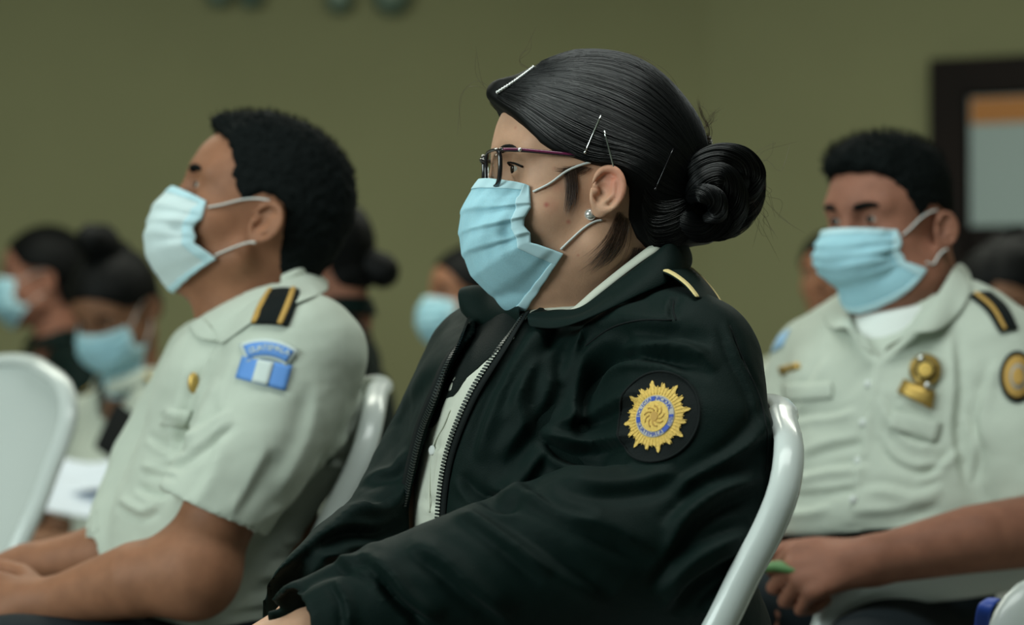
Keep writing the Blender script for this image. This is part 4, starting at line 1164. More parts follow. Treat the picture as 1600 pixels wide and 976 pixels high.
leaf(Ln, [(488, 428, .05), (478, 424, -.02), (440, 440, -.065), (390, 478, -.078), (352, 504, -.07), (330, 512, -.05)],
     [(512, 442, .06), (508, 458, -.04), (470, 474, -.09), (410, 496, -.105), (372, 522, -.10), (345, 542, -.09)], 'collar', M['shirt_g'], shirtM, T=TMs)
leaf(Ln, [(330, 512, -.05), (325, 505, -.02), (318, 498, .02)], [(345, 535, -.085), (312, 530, -.04), (296, 512, .0)], 'collar', M['shirt_g'], shirtM, T=TMs)
leaf(Ln, [(500, 424, .06), (485, 418, -.01), (470, 420, -.035), (440, 432, -.05)], [(488, 428, .06), (478, 430, -.02), (460, 434, -.055), (438, 444, -.066)], 'collar_stand', M['shirt_g'], shirtM)
def onS(T, px, py, h=0):
    o = at(px, py, 2.3); d = unit(o-A(0, 0, CAMZ)); hit = T.ray_cast(Vector(o), Vector(d), 9.0)
    if hit[0] is None:
        hit = T.find_nearest(Vector(at(px, py, 5.4)))
    return (np.array(hit[0])-d*h, np.array(hit[1]))
def quad_patch(T, q, h, th, name, m, par, nu=8, nv=6, label=None, bulge=0):
    """q: four photograph corners, clockwise from top left; laid on the cloth"""
    q = np.array(q, float); R = []
    for i in range(nv+1):
        r = []
        for j in range(nu+1):
            a = q[0]*(1-j/nu)+q[1]*j/nu; b = q[3]*(1-j/nu)+q[2]*j/nu; p = a*(1-i/nv)+b*i/nv
            r.append(onS(T, p[0], p[1], h+bulge*math.sin(math.pi*i/nv))[0])
        R.append(r)
    return sheet(np.array(R), th, name, m, par, sub=0, label=label, offset=0)
# shoulder strap with two ochre stripes: small board riding above the shoulder seam
def board(W, top, bot, h, stripes, par, th=.005, mat_=None, T=None):
    """top, bot: edge polylines (px, py, dd) along the strap"""
    a = resample(smooth_poly(np.array([W(*p) for p in top]), 5), 14); b = resample(smooth_poly(np.array([W(*p) for p in bot]), 5), 14)
    def g(t):
        p = a*(1-t)+b*t
        if T is not None: p = outside(T, p-A(0, .05, 0), .0) if False else np.array([onS(T, *(float(v[0]) for v in proj(q[None])), .004)[0] for q in p])
        return p+A(0, -.5, .8)*h*math.sin(math.pi*min(max(t, 0), 1))
    o = sheet(np.array([g(t) for t in np.linspace(0, 1, 7)]), th, 'shoulder_board', mat_ or M['black'], par, sub=1, offset=0)
    for t0, t1 in stripes: sheet(np.array([g(t)+A(0, -.8, .7)*.0022 for t in np.linspace(t0, t1, 3)]), th, 'stripe', M['stripe'], o, sub=1, offset=0, label='ochre stripe')
    return o
board(Ln, [(418, 453, -.125), (402, 478, -.16), (390, 507, -.19)], [(471, 452, -.085), (463, 480, -.13), (450, 511, -.172)], .003, ((.03, .17), (.70, .86)), shirtM, T=TMs)
fl = quad_patch(TMs, [(379, 556), (457, 571), (446, 610), (368, 590)], .004, .002, 'flag_patch', M['bluelt'], shirtM, 10, 6, 'sky blue and white flag patch')
quad_patch(TMs, [(403, 561), (428, 566), (418, 602), (393, 596)], .0055, .002, 'white_stripe', M['white'], fl, 4, 6)
def arcpatch(r0, r1, h, name, m, par, cx=412, cy=618, a0=118, a1=58, n=14):
    R = []
    for rr in np.linspace(r1, r0, 4):
        R.append([onS(TMs, cx+rr*1.0*math.cos(math.radians(a)), cy-rr*math.sin(math.radians(a)), h)[0] for a in np.linspace(a0, a1, n)])
    return sheet(np.array(R), .002, name, m, par, sub=0, offset=0)
ap = arcpatch(58, 89, .004, 'arc_patch', M['white'], shirtM, a0=116, a1=52)
ap['label'] = 'white edged light blue arc patch'
ai = arcpatch(63, 84, .0055, 'arc_field', M['bluelt'], ap, a0=112, a1=56)
pcs, nn_ = onS(TMs, 412, 618)
layM = Lay(TMs, pcs, (-.05, -1, .12), (-.02, 0, 1), .1); arc_text(layM, 'GUATEMALA', 73.5/1240, 109, 59, 13/1240, .0068, .0006, 'lettering', M['white'], ap)
# pocket flap, badge
quad_patch(TMs, [(262, 640), (300, 640), (290, 668), (250, 665)], .003, .003, 'pocket_flap', M['shirt_g'], shirtM, 6, 4, bulge=.002)
p, _ = onS(TMs, 302, 598, .004); V, F = ball((0, 0, 0), .014, 10, 16); V = V*A(.5, .25, .95); ba = meshobj('badge', V+p, F, M['goldm'], shirtM, label='gold breast badge')
# trousers, belt line, shoes
tr = U(cone(Ln(360, 1080, -.10), Ln(20, 1068, -.20), .10, .078), (cone(Ln(340, 1080, .10), Ln(0, 1055, .08), .10, .078), .02), (ell(Ln(360, 1060, .0), (.15, .18, .10), RM), .05),
       (cone(Ln(20, 1068, -.20), Ln(30, 1500, -.20), .078, .055), .03), (cone(Ln(0, 1055, .08), Ln(10, 1500, .10), .078, .055), .03))
VT, FT = polygonise(tr, Ln(600, 1640, -.42), Ln(-120, 900, .32), .012); meshobj('trousers', VT, FT, M['trouser'], man)
def shoe(x, y, dx, dy, par):
    VT, FT = polygonise(U(cone((x, y, .06), (x+dx, y+dy, .035), .048, .038), (plane((0, 0, .002), (0, 0, -1)), .008, 'int')), (x-.25, y-.25, -.03), (x+.25, y+.25, .16), .01)
    meshobj('shoe', VT, FT, M['phone'], par)
for q in (Ln(30, 1500, -.20), Ln(10, 1500, .10)): shoe(q[0], q[1], -.16, -.03, man)

# ------------------------------------------------------------------ the man behind on the right, arms resting, looking left
D2 = 3.43
def Rn(px, py, dd=0.0): return at(px, py, D2+dd)
rman = empty('person', (Rn(1420, 900)[0], D2, 0), 'man in pale uniform shirt with gold breast badges, fist in lap, behind the white chair', 'person')
HR = Head(Rn(1396, 362, .02), 42, -6, 0, 1.0)
VH, FH = polygonise(U(HR.wrap(head_local(fat=.006, ears=1.05)), (cone(Rn(1422, 385, .04), Rn(1437, 500, .03), .056, .068), .03), (ell(Rn(1400, 445, -.02), (.06, .06, .045)), .04)), Rn(1560, 560, -.2), Rn(1230, 180, .2), .003)
tfR = unit((-.62, -.79, 0)); tlR = unit(np.cross(UP, tfR)); RR = np.array([tfR, tlR, UP])
shR1 = Rn(1570, 590, -.08); elR1 = Rn(1665, 822, -.20); wrR1 = Rn(1362, 876, -.33)
shR2 = Rn(1270, 580, .20); elR2 = Rn(1190, 820, .10); wrR2 = Rn(1190, 935, -.15)
g1 = Frame(wrR1, (-1, -.10, -.14), (.1, -.78, .62))
core = U(cone(Rn(1430, 500, .03), Rn(1420, 850, .02), .06, .11), (chain([shR1, elR1], [.055, .050]), .04), (chain([elR1, Rn(1520, 842, -.28), wrR1], [.050, .044, .031]), .02),
         (chain([shR2, elR2], [.05, .045]), .04), (chain([elR2, wrR2], [.046, .032]), .02), *hand(g1, -1, (62, 78, 50), 30, 1.12, .6), *hand(Frame(wrR2, (-.3, -1, -.2), (0, 0, 1)), -1, (30, 40, 30), 30, 1.0))
VB, FB = polygonise(core, Rn(1800, 1020, -.6), Rn(1080, 440, .36), .0045)
bodyR = meshobj('body', np.concatenate([VH, VB]), np.concatenate([FH, FB+len(VH)]), M['skin_m2'], rman); TRh = bvh(VH, FH)
face_bits(HR, bodyR, M['hair_m'], 1.7)
rp = [(.112, .125), (.098, .098), (.092, .088), (.078, .086), (.066, .076), (.055, .060), (.046, .040), (.036, .028), (.024, .014), (.018, .020), (.008, .031), (-.006, .033), (-.020, .026), (-.030, .008), (-.034, -.02), (-.040, -.048), (-.07, -.055), (-.16, -.04), (-.16, .2), (.14, .2), (.14, .14)]
def thR(P): return .002+.006*np.clip((P[:, 2]-.055)/.05, 0, 1)
short_hair(HR, rp, [(cone((.045, -.02, .112), (.082, .0, .104), .026, .020), .02), (cone((.03, 0, .108), (-.03, 0, .10), .03, .028), .02), (cone((.060, .03, .100), (.070, -.03, .102), .022, .022), .02), (cone((-.04, 0, -.01), (-.045, 0, -.04), .058, .050), .02)], thR, rman, seed=4, lean=(.1, 0, .5), length=.011)
maskR = face_mask(HR, rman, M['mask'], M['mask_e'], TRh, cz=-.001, wide=.002, sub=0, zs=.78)
tR = U(ell(Rn(1430, 640, .04), (.130, .205, .19), RR), (ell(Rn(1400, 640, -.01), (.11, .16, .13), RR), .06), (ell(Rn(1400, 810, -.02), (.145, .195, .16), RR), .07),
       (cone(Rn(1450, 500, .02), Rn(1560, 565, -.05), .062, .074), .06), (cone(Rn(1410, 500, .06), Rn(1275, 560, .20), .060, .066), .06))
sR = chain([Rn(1560, 580, -.06), Rn(1590, 700, -.12), Rn(1640, 820, -.17)], [.080, .082, .082]); hemR = plane(Rn(1565, 782, -.14), (.25, -.05, -.97))
sR2 = chain([Rn(1280, 575, .19), Rn(1225, 700, .15), Rn(1190, 800, .11)], [.070, .070, .066])
fR = U(tR, (U(sR, (hemR, .004, 'int'), (chain([Rn(1595, 710, -.12), Rn(1670, 860, -.19)], [.060, .064]), .003, 'sub')), .02), (sR2, .02),
       (cone(Rn(1432, 400, .03), Rn(1425, 530, .01), .078, .080), .004, 'sub'), (plane((0, 0, Rn(0, 885)[2]), (.12, 0, -1)), .012, 'int'))
VS, FS = polygonise(fR, Rn(1800, 940, -.45), Rn(1100, 400, .40), .005)
NS = normals(VS, FS); NS = NS if (NS[:, 1] < 0).mean() > .4 else -NS
RF = [([(1372, 560), (1360, 640), (1345, 720), (1330, 800)], 7, .004), ([(1495, 520), (1500, 600), (1495, 680), (1510, 760)], 10, -.007), ([(1340, 640), (1310, 650), (1270, 655), (1230, 660)], 9, .005),
      ([(1350, 690), (1300, 700), (1250, 720)], 11, -.006), ([(1360, 730), (1300, 735), (1250, 745), (1210, 745)], 11, .007), ([(1350, 760), (1290, 770), (1230, 775)], 9, -.005),
      ([(1470, 700), (1420, 690), (1390, 650), (1375, 620)], 11, .006), ([(1480, 730), (1430, 735), (1390, 715), (1370, 680)], 9, -.006), ([(1475, 760), (1430, 775), (1380, 765), (1345, 770)], 12, .006),
      ([(1500, 700), (1460, 740), (1430, 750)], 9, .006), ([(1470, 790), (1400, 805), (1330, 810)], 12, -.005), ([(1300, 790), (1250, 800), (1210, 790)], 10, .006), ([(1440, 820), (1380, 832), (1310, 835)], 9, .005),
      ([(1290, 560), (1270, 600), (1240, 650)], 10, .004), ([(1560, 560), (1540, 620), (1530, 700)], 12, .005), ([(1510, 640), (1530, 700), (1520, 760)], 9, -.005), ([(1440, 560), (1430, 610), (1400, 640)], 12, .003), ([(1220, 600), (1215, 660), (1225, 700)], 8, -.004)]
VS = folds(VS, NS, RF); VS = VS+NS*(.0060*noise(VS*A(9, 9, 16)+9)+.0026*noise(VS*A(20,20,34))+.001*noise(VS*60))[:, None]
shirtR = meshobj('shirt', VS, FS, M['shirt_g'], rman); subsurf(shirtR, 1); TRs = bvh(VS, FS)
# open collar and undershirt
V, F = polygonise(U(cone(Rn(1432, 440, .02), Rn(1405, 560, -.02), .072, .080), (plane(Rn(1410, 482, -.08), (-.2, -.1, 1)), .006, 'int')), Rn(1560, 640, -.2), Rn(1300, 430, .2), .006)
meshobj('undershirt', V, F, M['shirt_w'], rman, label='white undershirt')
leaf(Rn, [(1498, 412, .06), (1488, 420, -.02), (1468, 455, -.075), (1440, 490, -.10), (1405, 535, -.115), (1378, 555, -.115)],
     [(1520, 440, .06), (1512, 470, -.05), (1490, 500, -.10), (1458, 520, -.135), (1425, 520, -.14), (1395, 535, -.13)], 'collar', M['shirt_g'], shirtR, mid=.007, T=TRs)
leaf(Rn, [(1330, 476, .02), (1330, 495, -.03), (1338, 515, -.07), (1355, 545, -.10), (1368, 556, -.11)], [(1285, 488, .06), (1288, 505, .02), (1302, 512, -.04), (1322, 510, -.09), (1345, 545, -.115)], 'collar', M['shirt_g'], shirtR, mid=.006, T=TRs)
board(Rn, [(1512, 462, -.03), (1540, 485, -.06), (1562, 520, -.095)], [(1548, 455, .03), (1575, 480, .0), (1592, 515, -.03)], .003, ((.20, .38),), shirtR, T=TRs)
board(Rn, [(1305, 452, .14), (1280, 465, .17), (1258, 482, .20)], [(1300, 442, .20), (1276, 452, .23), (1252, 468, .26)], .002, ((.10, .45),), shirtR, T=TRs)
# breast badge: round medallion above a slanted plate
bd = quad_patch(TRs, [(1412, 592), (1462, 612), (1456, 640), (1402, 612)], .006, .004, 'name_badge', M['goldm'], shirtR, 4, 3, 'gold slanted badge plate')
def disc(T, cx, cy, r, h, th, name, m, par, sx=1.0, lab=None, n=20):
    p0 = onS(T, cx, cy, h)[0]; rows = [[p0]*(n+1)]
    for rr in (.5, 1): rows.append([onS(T, cx+r*rr*sx*math.cos(2*math.pi*i/n), cy+r*rr*math.sin(2*math.pi*i/n), h)[0] for i in range(n+1)])
    return sheet(np.array(rows), th, name, m, par, sub=0, offset=0, label=lab)
m1 = disc(TRs, 1446, 578, 25, .006, .004, 'medallion', M['goldm'], shirtR, lab='round gold medallion'); disc(TRs, 1446, 578, 16, .010, .003, 'medallion_ring', M['black'], m1); disc(TRs, 1446, 578, 12, .0125, .003, 'medallion_center', M['gold'], m1)
for q in ((1439, 560), (1449, 602)):
    V, F = ball(onS(TRs, q[0], q[1], .010)[0], .0055, 8, 12); meshobj('stud', V, F, M['silver'], m1)
quad_patch(TRs, [(1216, 574), (1248, 566), (1250, 574), (1220, 586)], .005, .003, 'name_bar', M['goldm'], shirtR, 4, 2, 'dark gold name bar')
pr = disc(TRs, 1589, 588, 40, .004, .003, 'badge_patch', M['black'], shirtR, .68); disc(TRs, 1590, 588, 33, .007, .002, 'sunburst', M['stripe'], pr, .68); disc(TRs, 1591, 588, 20, .009, .002, 'ring_band', M['grey'], pr, .68); disc(TRs, 1591, 588, 14, .011, .002, 'badge_center', M['stripe'], pr, .68)
quad_patch(TRs, [(1222, 512), (1240, 500), (1222, 540), (1204, 552)], .004, .002, 'flag_patch', M['bluepale'], shirtR, 3, 3)
for y in (600, 660, 720, 780):
    p = onS(TRs, 1362-(y-560)*.13, y, .002)[0]; V, F = ball((0, 0, 0), .006, 6, 12); meshobj('button', V*A(1, .4, 1)+p, F, M['shirt_w'], shirtR)
quad_patch(TRs, [(1395, 640), (1470, 660), (1462, 692), (1388, 668)], .003, .003, 'pocket_flap', M['shirt_g'], shirtR, 8, 4, bulge=.002)
quad_patch(TRs, [(1222, 600), (1300, 596), (1300, 622), (1226, 628)], .003, .003, 'pocket_flap', M['shirt_g'], shirtR, 8, 4, bulge=.002)
tr = U(cone(Rn(1430, 990, -.02), Rn(1350, 1070, -.42), .10, .078), (cone(Rn(1330, 940, .08), Rn(1130, 1000, -.20), .10, .078), .02), (ell(Rn(1400, 900, .02), (.15, .19, .11), RR), .05),
       (cone(Rn(1350, 1070, -.42), Rn(1330, 1450, -.42), .07, .055), .03), (cone(Rn(1130, 1000, -.20), Rn(1130, 1450, -.20), .08, .055), .03))
VT, FT = polygonise(tr, Rn(1650, 1640, -.65), Rn(1000, 800, .3), .012); meshobj('trousers', VT, FT, M['trouser'], rman)
for q in (Rn(1330, 1450, -.42), Rn(1130, 1450, -.20)): shoe(q[0], q[1], -.11, -.12, rman)
# green thing held in the fist
V, F = tube(np.array([Rn(1168, 897, -.31), Rn(1190, 886, -.32), Rn(1215, 884, -.335), Rn(1245, 890, -.34), Rn(1270, 897, -.34)]), [.009, .011, .012, .011, .010], 12, flat=(1.3, .6))
cap = meshobj('folded_strap', V, F, M['green']); tag(cap, 'green folded strip held in the right-hand man\'s fist', 'strap')
# ------------------------------------------------------------------ people further back
BGCH = []
def seated(D, hx, hy, yaw, pitch, label, skin, top, topmat, sc=1.0, style='bun', mask=None, ty=0, torso_yaw=None, hair_extra=None, hands=False, long_sleeve=True, drop=0.0, roll=0, nk=.17):
    """a seated person whose ears' midpoint is seen at hx, hy"""
    s = FPX/D; W = lambda x, y, d=0.0: at(x, y, D+d)
    o = W(hx, hy); par = empty('person', (o[0], D, 0), label, 'person', None)
    H = Head(o, yaw, pitch, roll, sc)
    tyaw = math.radians(yaw if torso_yaw is None else torso_yaw)
    f = A(-math.cos(tyaw), -math.sin(tyaw), 0); l = np.cross(UP, f); R = np.array([f, l, UP])
    nb = o-f*.03-UP*nk
    Q = lambda a, b, c: nb+f*a+l*b+UP*c          # forward, left, up from the neck base
    VH, FH = polygonise(U(H.wrap(head_local(fem=True, fat=.002)), (cone(H.W(-.02, 0, -.03), Q(0, 0, 0), .058, .062), .03)), o+A(-.2, -.2, -.27), o+A(.2, .2, .2), .004)
    sl, sr = Q(0, .165, -.09), Q(0, -.165, -.09); el, er = Q(.06, .22, -.36), Q(.06, -.22, -.36); wl, wr = Q(.30, .10, -.42+drop), Q(.30, -.10, -.42+drop)
    core = U(cone(Q(0, 0, -.05), Q(0, 0, -.45), .06, .10), (chain([sl, el, wl], [.045, .04, .028]), .03), (chain([sr, er, wr], [.045, .04, .028]), .03),
             *hand(Frame(wl, unit(f-l*.6), UP), -1, (35, 45, 30), 30), *hand(Frame(wr, unit(f+l*.6), UP), 1, (35, 45, 30), 30))
    VB, FB = polygonise(core, nb-A(.6, .6, .7), nb+A(.6, .6, .1), .006)
    body = meshobj('body', np.concatenate([VH, VB]), np.concatenate([FH, FB+len(VH)]), skin, par); T = bvh(VH, FH)
    face_bits(H, body, M['hair'], 1.0)
    vols = [(ell((-.004, 0, .05), (.098, .088, .090)), .01), (cone((-.03, 0, .02), (-.046, 0, -.02), .072, .062), .02)]
    poly = [(.115, .104), (.100, .092), (.088, .080), (.075, .060), (.058, .042), (.035, .03), (.005, .030), (-.014, .028), (-.026, .016), (-.0285, -.014), (-.03, -.034), (-.042, -.053), (-.16, -.05), (-.16, .2), (.14, .2), (.14, .11)]
    V, F = local_mesh(H, hair_local(poly, vols, .005, head_local(ear=False, fem=True), rough=.002, rs=60), (-.16, -.12, -.1), (.14, .12, .18), .004)
    hr = meshobj('hair', V, F, M['hair'], par)
    if hair_extra:
        for nm, prims in hair_extra:
            g = U(*[(cone(a, b, ra, rb), .012) for a, b, ra, rb in prims])
            g2 = lambda P: g(P)+.003*noise(P*55)
            pts = np.array([p for q in prims for p in q[:2]])
            V, F = local_mesh(H, g2, pts.min(0)-.07, pts.max(0)+.07, .004); meshobj(nm, V, F, M['hair'], hr)
    if mask: face_mask(H, par, mask, M['mask_e'], T, sub=0)
    tor = U(ell(Q(0, 0, -.22), (.115, .17, .17), R), (ell(Q(.03, 0, -.22), (.10, .13, .11), R), .05), (ell(Q(.01, 0, -.42), (.13, .155, .15), R), .06),
            (cone(Q(0, .03, -.035), Q(0, .155, -.085), .055, .065), .05), (cone(Q(0, -.03, -.035), Q(0, -.155, -.085), .055, .065), .05))
    if long_sleeve: arms = [(chain([sl, el, wl-f*.04], [.065, .060, .042]), .02), (chain([sr, er, wr-f*.04], [.065, .060, .042]), .02)]
    else:
        arms = [(U(chain([sl, el], [.068, .062]), (plane(el*.75+sl*.25, unit(el-sl)), .004, 'int')), .02), (U(chain([sr, er], [.068, .062]), (plane(er*.75+sr*.25, unit(er-sr)), .004, 'int')), .02)]
    g = U(tor, *arms, (cone(H.W(-.02, 0, -.03), Q(.01, 0, -.03), .068, .070), .004, 'sub'), (plane(Q(0, 0, -.53), (0, 0, -1)), .01, 'int'))
    V, F = polygonise(g, nb-A(.42, .42, .62), nb+A(.42, .42, .12), .007)
    N = normals(V, F); N = N if ((V-nb)*N).sum() > 0 else -N
    V = V+N*(.007*noise(V*A(11, 11, 14))+.003*noise(V*A(28, 28, 34)))[:, None]
    cl = meshobj(top, V, F, topmat, par); TC_ = bvh(V, F)
    col = []
    for k, r in ((0, .066), (1, .073), (2, .086)):
        col.append([Q(.012, 0, 0)+(f*math.cos(a)+l*math.sin(a))*r+UP*((.040, .046, .006)[k]-.030*max(0, math.cos(a))) for a in np.linspace(.35, 2*math.pi-.35, 26)])
    sheet(np.array(col), .003, 'collar', topmat, cl, sub=1)
    # trousers
    kl, kr = Q(.46, .11, -.60), Q(.46, -.11, -.60)
    tr = U(cone(Q(0, .09, -.56), kl, .10, .075), (cone(Q(0, -.09, -.56), kr, .10, .075), .02), (ell(Q(0, 0, -.55), (.14, .17, .10), R), .05),
           (cone(kl, A(kl[0], kl[1], .10), .075, .05), .03), (cone(kr, A(kr[0], kr[1], .10), .075, .05), .03))
    V, F = polygonise(tr, nb-A(.65, .65, 1.2), nb+A(.65, .65, -.35), .016); meshobj('trousers', V, F, M['trouser'], par)
    for k_ in (kl, kr): shoe(k_[0], k_[1], f[0]*.14, f[1]*.14, par)
    BGCH.append((label, tuple((nb-f*.02)[:2]), tyaw))
    return par, H, Q, f, l, cl, TC_
def strap3(Q, f, side, par, cl, m=None, n=2, w=.045):
    for sd in (side if isinstance(side, tuple) else (side,)):
        a = [Q(.0+w/2, sd*x, -.008-.9*max(0, x-.06)*.45+.035) for x in (.07, .11, .15, .175)]; b = [Q(-w/2, sd*x, -.008-.9*max(0, x-.06)*.45+.035) for x in (.07, .11, .15, .175)]
        o = sheet(np.array([a, b]), .006, 'shoulder_board', M['black'], cl, sub=1, offset=0)
        for t in (.12, .72):
            aa = np.array(a)*(1-t)+np.array(b)*t+UP*.004; bb = np.array(a)*(1-t-.2)+np.array(b)*(t+.2)+UP*.004
            sheet(np.array([aa, bb]), .004, 'stripe', M['gold'], o, sub=0, offset=0, label='gold stripe')
pt, H, Q, f, l, cl, T = seated(6.7, 74, 441, 6, 0, 'woman in black jacket with low ponytail and blue mask, at far left edge', M['skin_m2'], 'jacket', M['jacket'], 1.14, mask=M['mask'], torso_yaw=35,
    hair_extra=[('ponytail', [((-.08, 0, .02), (-.125, 0, .0), .035, .035), ((-.125, 0, .0), (-.14, 0, -.06), .035, .02)])])
V, F = ball((0, 0, 0), 1, 8, 16)
q, _ = onS(T, 66, 553, .004); meshobj('arm_badge', V*A(.022, .004, .016)+q, F, M['gold'], cl, label='gold arm badge')
pt, H, Q, f, l, cl, T = seated(5.4, 188, 484, 62, -34, 'woman in white shirt with top bun, bowed over her phone', M['skin_d'], 'shirt', M['shirt_g'], 1.05, mask=M['mask'], torso_yaw=42, long_sleeve=False,
    hair_extra=[('top_bun', [((-.015, 0, .155), (.0, 0, .172), .044, .036), ((-.03, 0, .11), (-.02, 0, .14), .05, .035)])], drop=.08)
strap3(Q, f, (1, -1), pt, cl)
q, _ = onS(T, 226, 583, .006); meshobj('badge', V*A(.011, .004, .022)+q, F, M['gold'], cl, label='gold breast badge')
D = 5.6
ph = at(184, 676, 5.16); R_ = Matrix.Rotation(math.radians(-30), 3, 'X') @ Matrix.Rotation(math.radians(25), 3, 'Z')
bm = bmesh.new(); bmesh.ops.create_cube(bm, size=1); bmesh.ops.scale(bm, vec=(.072, .010, .13), verts=bm.verts); bmesh.ops.bevel(bm, geom=bm.edges[:], offset=.004, segments=2, affect='EDGES')
me = bpy.data.meshes.new('phone'); bm.to_mesh(me); bm.free(); me.materials.append(M['phone']); o = link(bpy.data.objects.new('phone', me)); o.location = ph; o.rotation_euler = (math.radians(-25), math.radians(35), math.radians(30)); tag(o, 'black phone held by the bowed woman in white shirt', 'phone')
for k_, (x, y, dd, r) in enumerate(((128, 806, -.52, 8), (142, 780, -.40, -12))):
    c = at(x, y, 5.4+dd); n = 7; a = math.radians(r)
    G = [[c+A((i-3)*.042*math.cos(a)-(j-2)*.05*math.sin(a), (i-3)*.042*math.sin(a)+(j-2)*.05*math.cos(a), .016*j+.014*k_+.010*math.sin(i*1.3+k_*2)+.008*math.cos(j*1.7+k_)) for i in range(n)] for j in range(5)]
    o = sheet(np.array(G), .003, 'paper_sheet', M['paper'], None, sub=1); tag(o, ('lower pale sheet of paper on the bowed woman\'s lap', 'upper pale sheet of paper on the bowed woman\'s lap')[k_], 'paper')
pt, H, Q, f, l, cl, T = seated(4.7, 508, 410, -12, 2, 'woman in black jacket with gold shoulder marks and low bun, behind the left man', M['skin_m2'], 'jacket', M['jacket'], .93, mask=M['mask'], nk=.11, torso_yaw=0,
    hair_extra=[('low_bun', [((-.105, 0, -.005), (-.125, 0, -.015), .034, .036), ((-.08, 0, .01), (-.11, 0, -.008), .03, .03)])])
for q in ((551, 474, 17), (522, 488, 13)):
    p, _ = onS(T, q[0], q[1], .004); meshobj('gold_mark', V*A(q[2]*.7, 4, q[2]*.55)/720+p, F, M['gold'], cl, label='gold shoulder mark')
seated(6.0, 741, 476, 22, 2, 'woman with blue mask half hidden behind the black jacket\'s far collar', M['skin_m'], 'jacket', M['jacket'], 1.08, mask=M['mask'])
seated(6.1, 1300, 438, 60, -4, 'person peeking out behind the uniformed man\'s shoulder, beside his mask', M['skin_m'], 'shirt', M['shirt_g'], .9)
seated(5.2, 1598, 476, 50, -24, 'dark haired person in white at far right, below the door', M['skin_d'], 'shirt', M['shirt_w'], 1.1, mask=M['mask_w'], hair_extra=[('side_hair', [((.03, -.03, .06), (-.03, .0, .07), .075, .08)])])

# ------------------------------------------------------------------ white plastic chairs
def chair_build(label, loc, yaw, arms=False, back_h=.50, group='white plastic chairs'):
    """yaw 0 faces -X; seat at .44, back leaning away"""
    t = empty('plastic_chair', (0, 0, 0), label, 'chair', group)
    Rz = Matrix.Rotation(yaw, 3, 'Z'); Rz = np.array(Rz); o = A(loc[0], loc[1], 0)
    X = lambda P: (np.asarray(P, float).reshape(-1, 3)@Rz.T+o).reshape(np.shape(P))
    # local: -x forward, y lateral, z up
    def backpt(u, v):   # u -1..1 across, v 0..1 up
        w = np.interp(v, [0, .25, .6, .85, .95, 1], [.170, .185, .222, .222, .195, .13])
        lean = np.interp(v, [0, .2, .5, .8, 1], [.12, .128, .20, .285, .325])
        z = .43+v*back_h
        z = z-.035*u*u*max(0, v-.75)*4*.6
        return (lean-.035*u*u*(.6+.4*v), u*w, z)
    nu, nv = 13, 18
    G = np.array([[backpt(-1+2*j/(nu-1), i/(nv-1)) for j in range(nu)] for i in range(nv)])
    bk = sheet(X(G), .006, 'backrest', M['chair'], t, sub=1, offset=0)
    edge = [backpt(-1, v) for v in np.linspace(0, .96, 12)]+[backpt(u, 1) for u in np.linspace(-.8, .8, 9)]+[backpt(1, v) for v in np.linspace(.96, 0, 12)]
    E = smooth_poly(np.array(edge), 3); E = E+A(-.004, 0, 0)
    V, F = tube(X(E), .0115, 10, flat=(1.35, .85)); meshobj('back_rim', V, F, M['chair'], bk)
    # moulded ribs across the back
    for v in np.linspace(.2, .86, 14):
        rb = np.array([backpt(u, v) for u in np.linspace(-.8, .8, 9)])+A(.006, 0, 0); V, F = tube(X(rb), .0035, 6, flat=(1, .6)); meshobj('rib', V, F, M['chair'], bk)
    S = np.array([[(x, y*(.225 if x < -.03 else .21-.12*(x+.03)), .445-.02*math.cos(y*1.4)*math.sin((x+.33)/.46*math.pi)-(.02*((-.29-x)/.05) if x < -.29 else 0)) for y in np.linspace(-1, 1, 11)] for x in np.linspace(-.34, .125, 12)])
    st = sheet(X(S), .008, 'seat', M['chair'], t, sub=1, offset=0)
    V, F = tube(X(np.array([S[i][0] for i in range(12)][::-1]+[S[0][j] for j in range(11)]+[S[i][-1] for i in range(12)])), .012, 8); meshobj('seat_rim', V, F, M['chair'], st)
    for sy in (1, -1):
        for fr, (x0, x1) in enumerate(((-.29, -.33), (.11, .20))):
            V, F = tube(X(np.array([(x0, sy*.205, .44), (x0*.6+x1*.4, sy*.222, .25), (x1, sy*.245, .0)])), [.030, .024, .018], 8, flat=(1.2, .55)); meshobj('leg', V, F, M['chair'], t)
        if arms:
            P = [(.245, sy*.215, .80), (.20, sy*.240, .775), (.10, sy*.262, .738), (-.04, sy*.268, .718), (-.18, sy*.266, .710), (-.255, sy*.262, .695), (-.290, sy*.255, .62), (-.295, sy*.240, .50), (-.29, sy*.225, .44)]
            P = smooth_poly(np.array(P), 5); n_ = len(P)
            V, F = tube(X(P), .021, 12, flat=(.95, 1.7) if True else None); meshobj('armrest', V, F, M['chair'], t)
    return t
chair_build('white plastic chair under the woman in the black jacket', (-.044, D0-.075), math.radians(12), back_h=.52)
chair_build('white plastic chair under the left man in uniform shirt', (-.49, D1+.02), math.radians(14), back_h=.54)
chair_build('empty white plastic chair at the far left edge', (-1.035, 3.76), math.radians(50), back_h=.575)
chair_build('white plastic armchair under the right-hand man', (.545, 3.50), math.radians(28), arms=True)
chair_build('white plastic armchair cut off by the lower right corner', (at(1700, 900, 2.85)[0]+.275, 2.75), math.radians(30), arms=True)
WHO = ['ponytailed woman in black at the far left edge', 'bowed woman with the phone', 'bun-haired woman in black behind the left man', 'masked woman beyond the black jacket collar', 'person peeking out behind the right-hand man', 'dark haired person below the door']
for (lb, xy, ya), who in zip(BGCH, WHO): chair_build('white plastic chair under the '+who, xy, ya, back_h=.40)
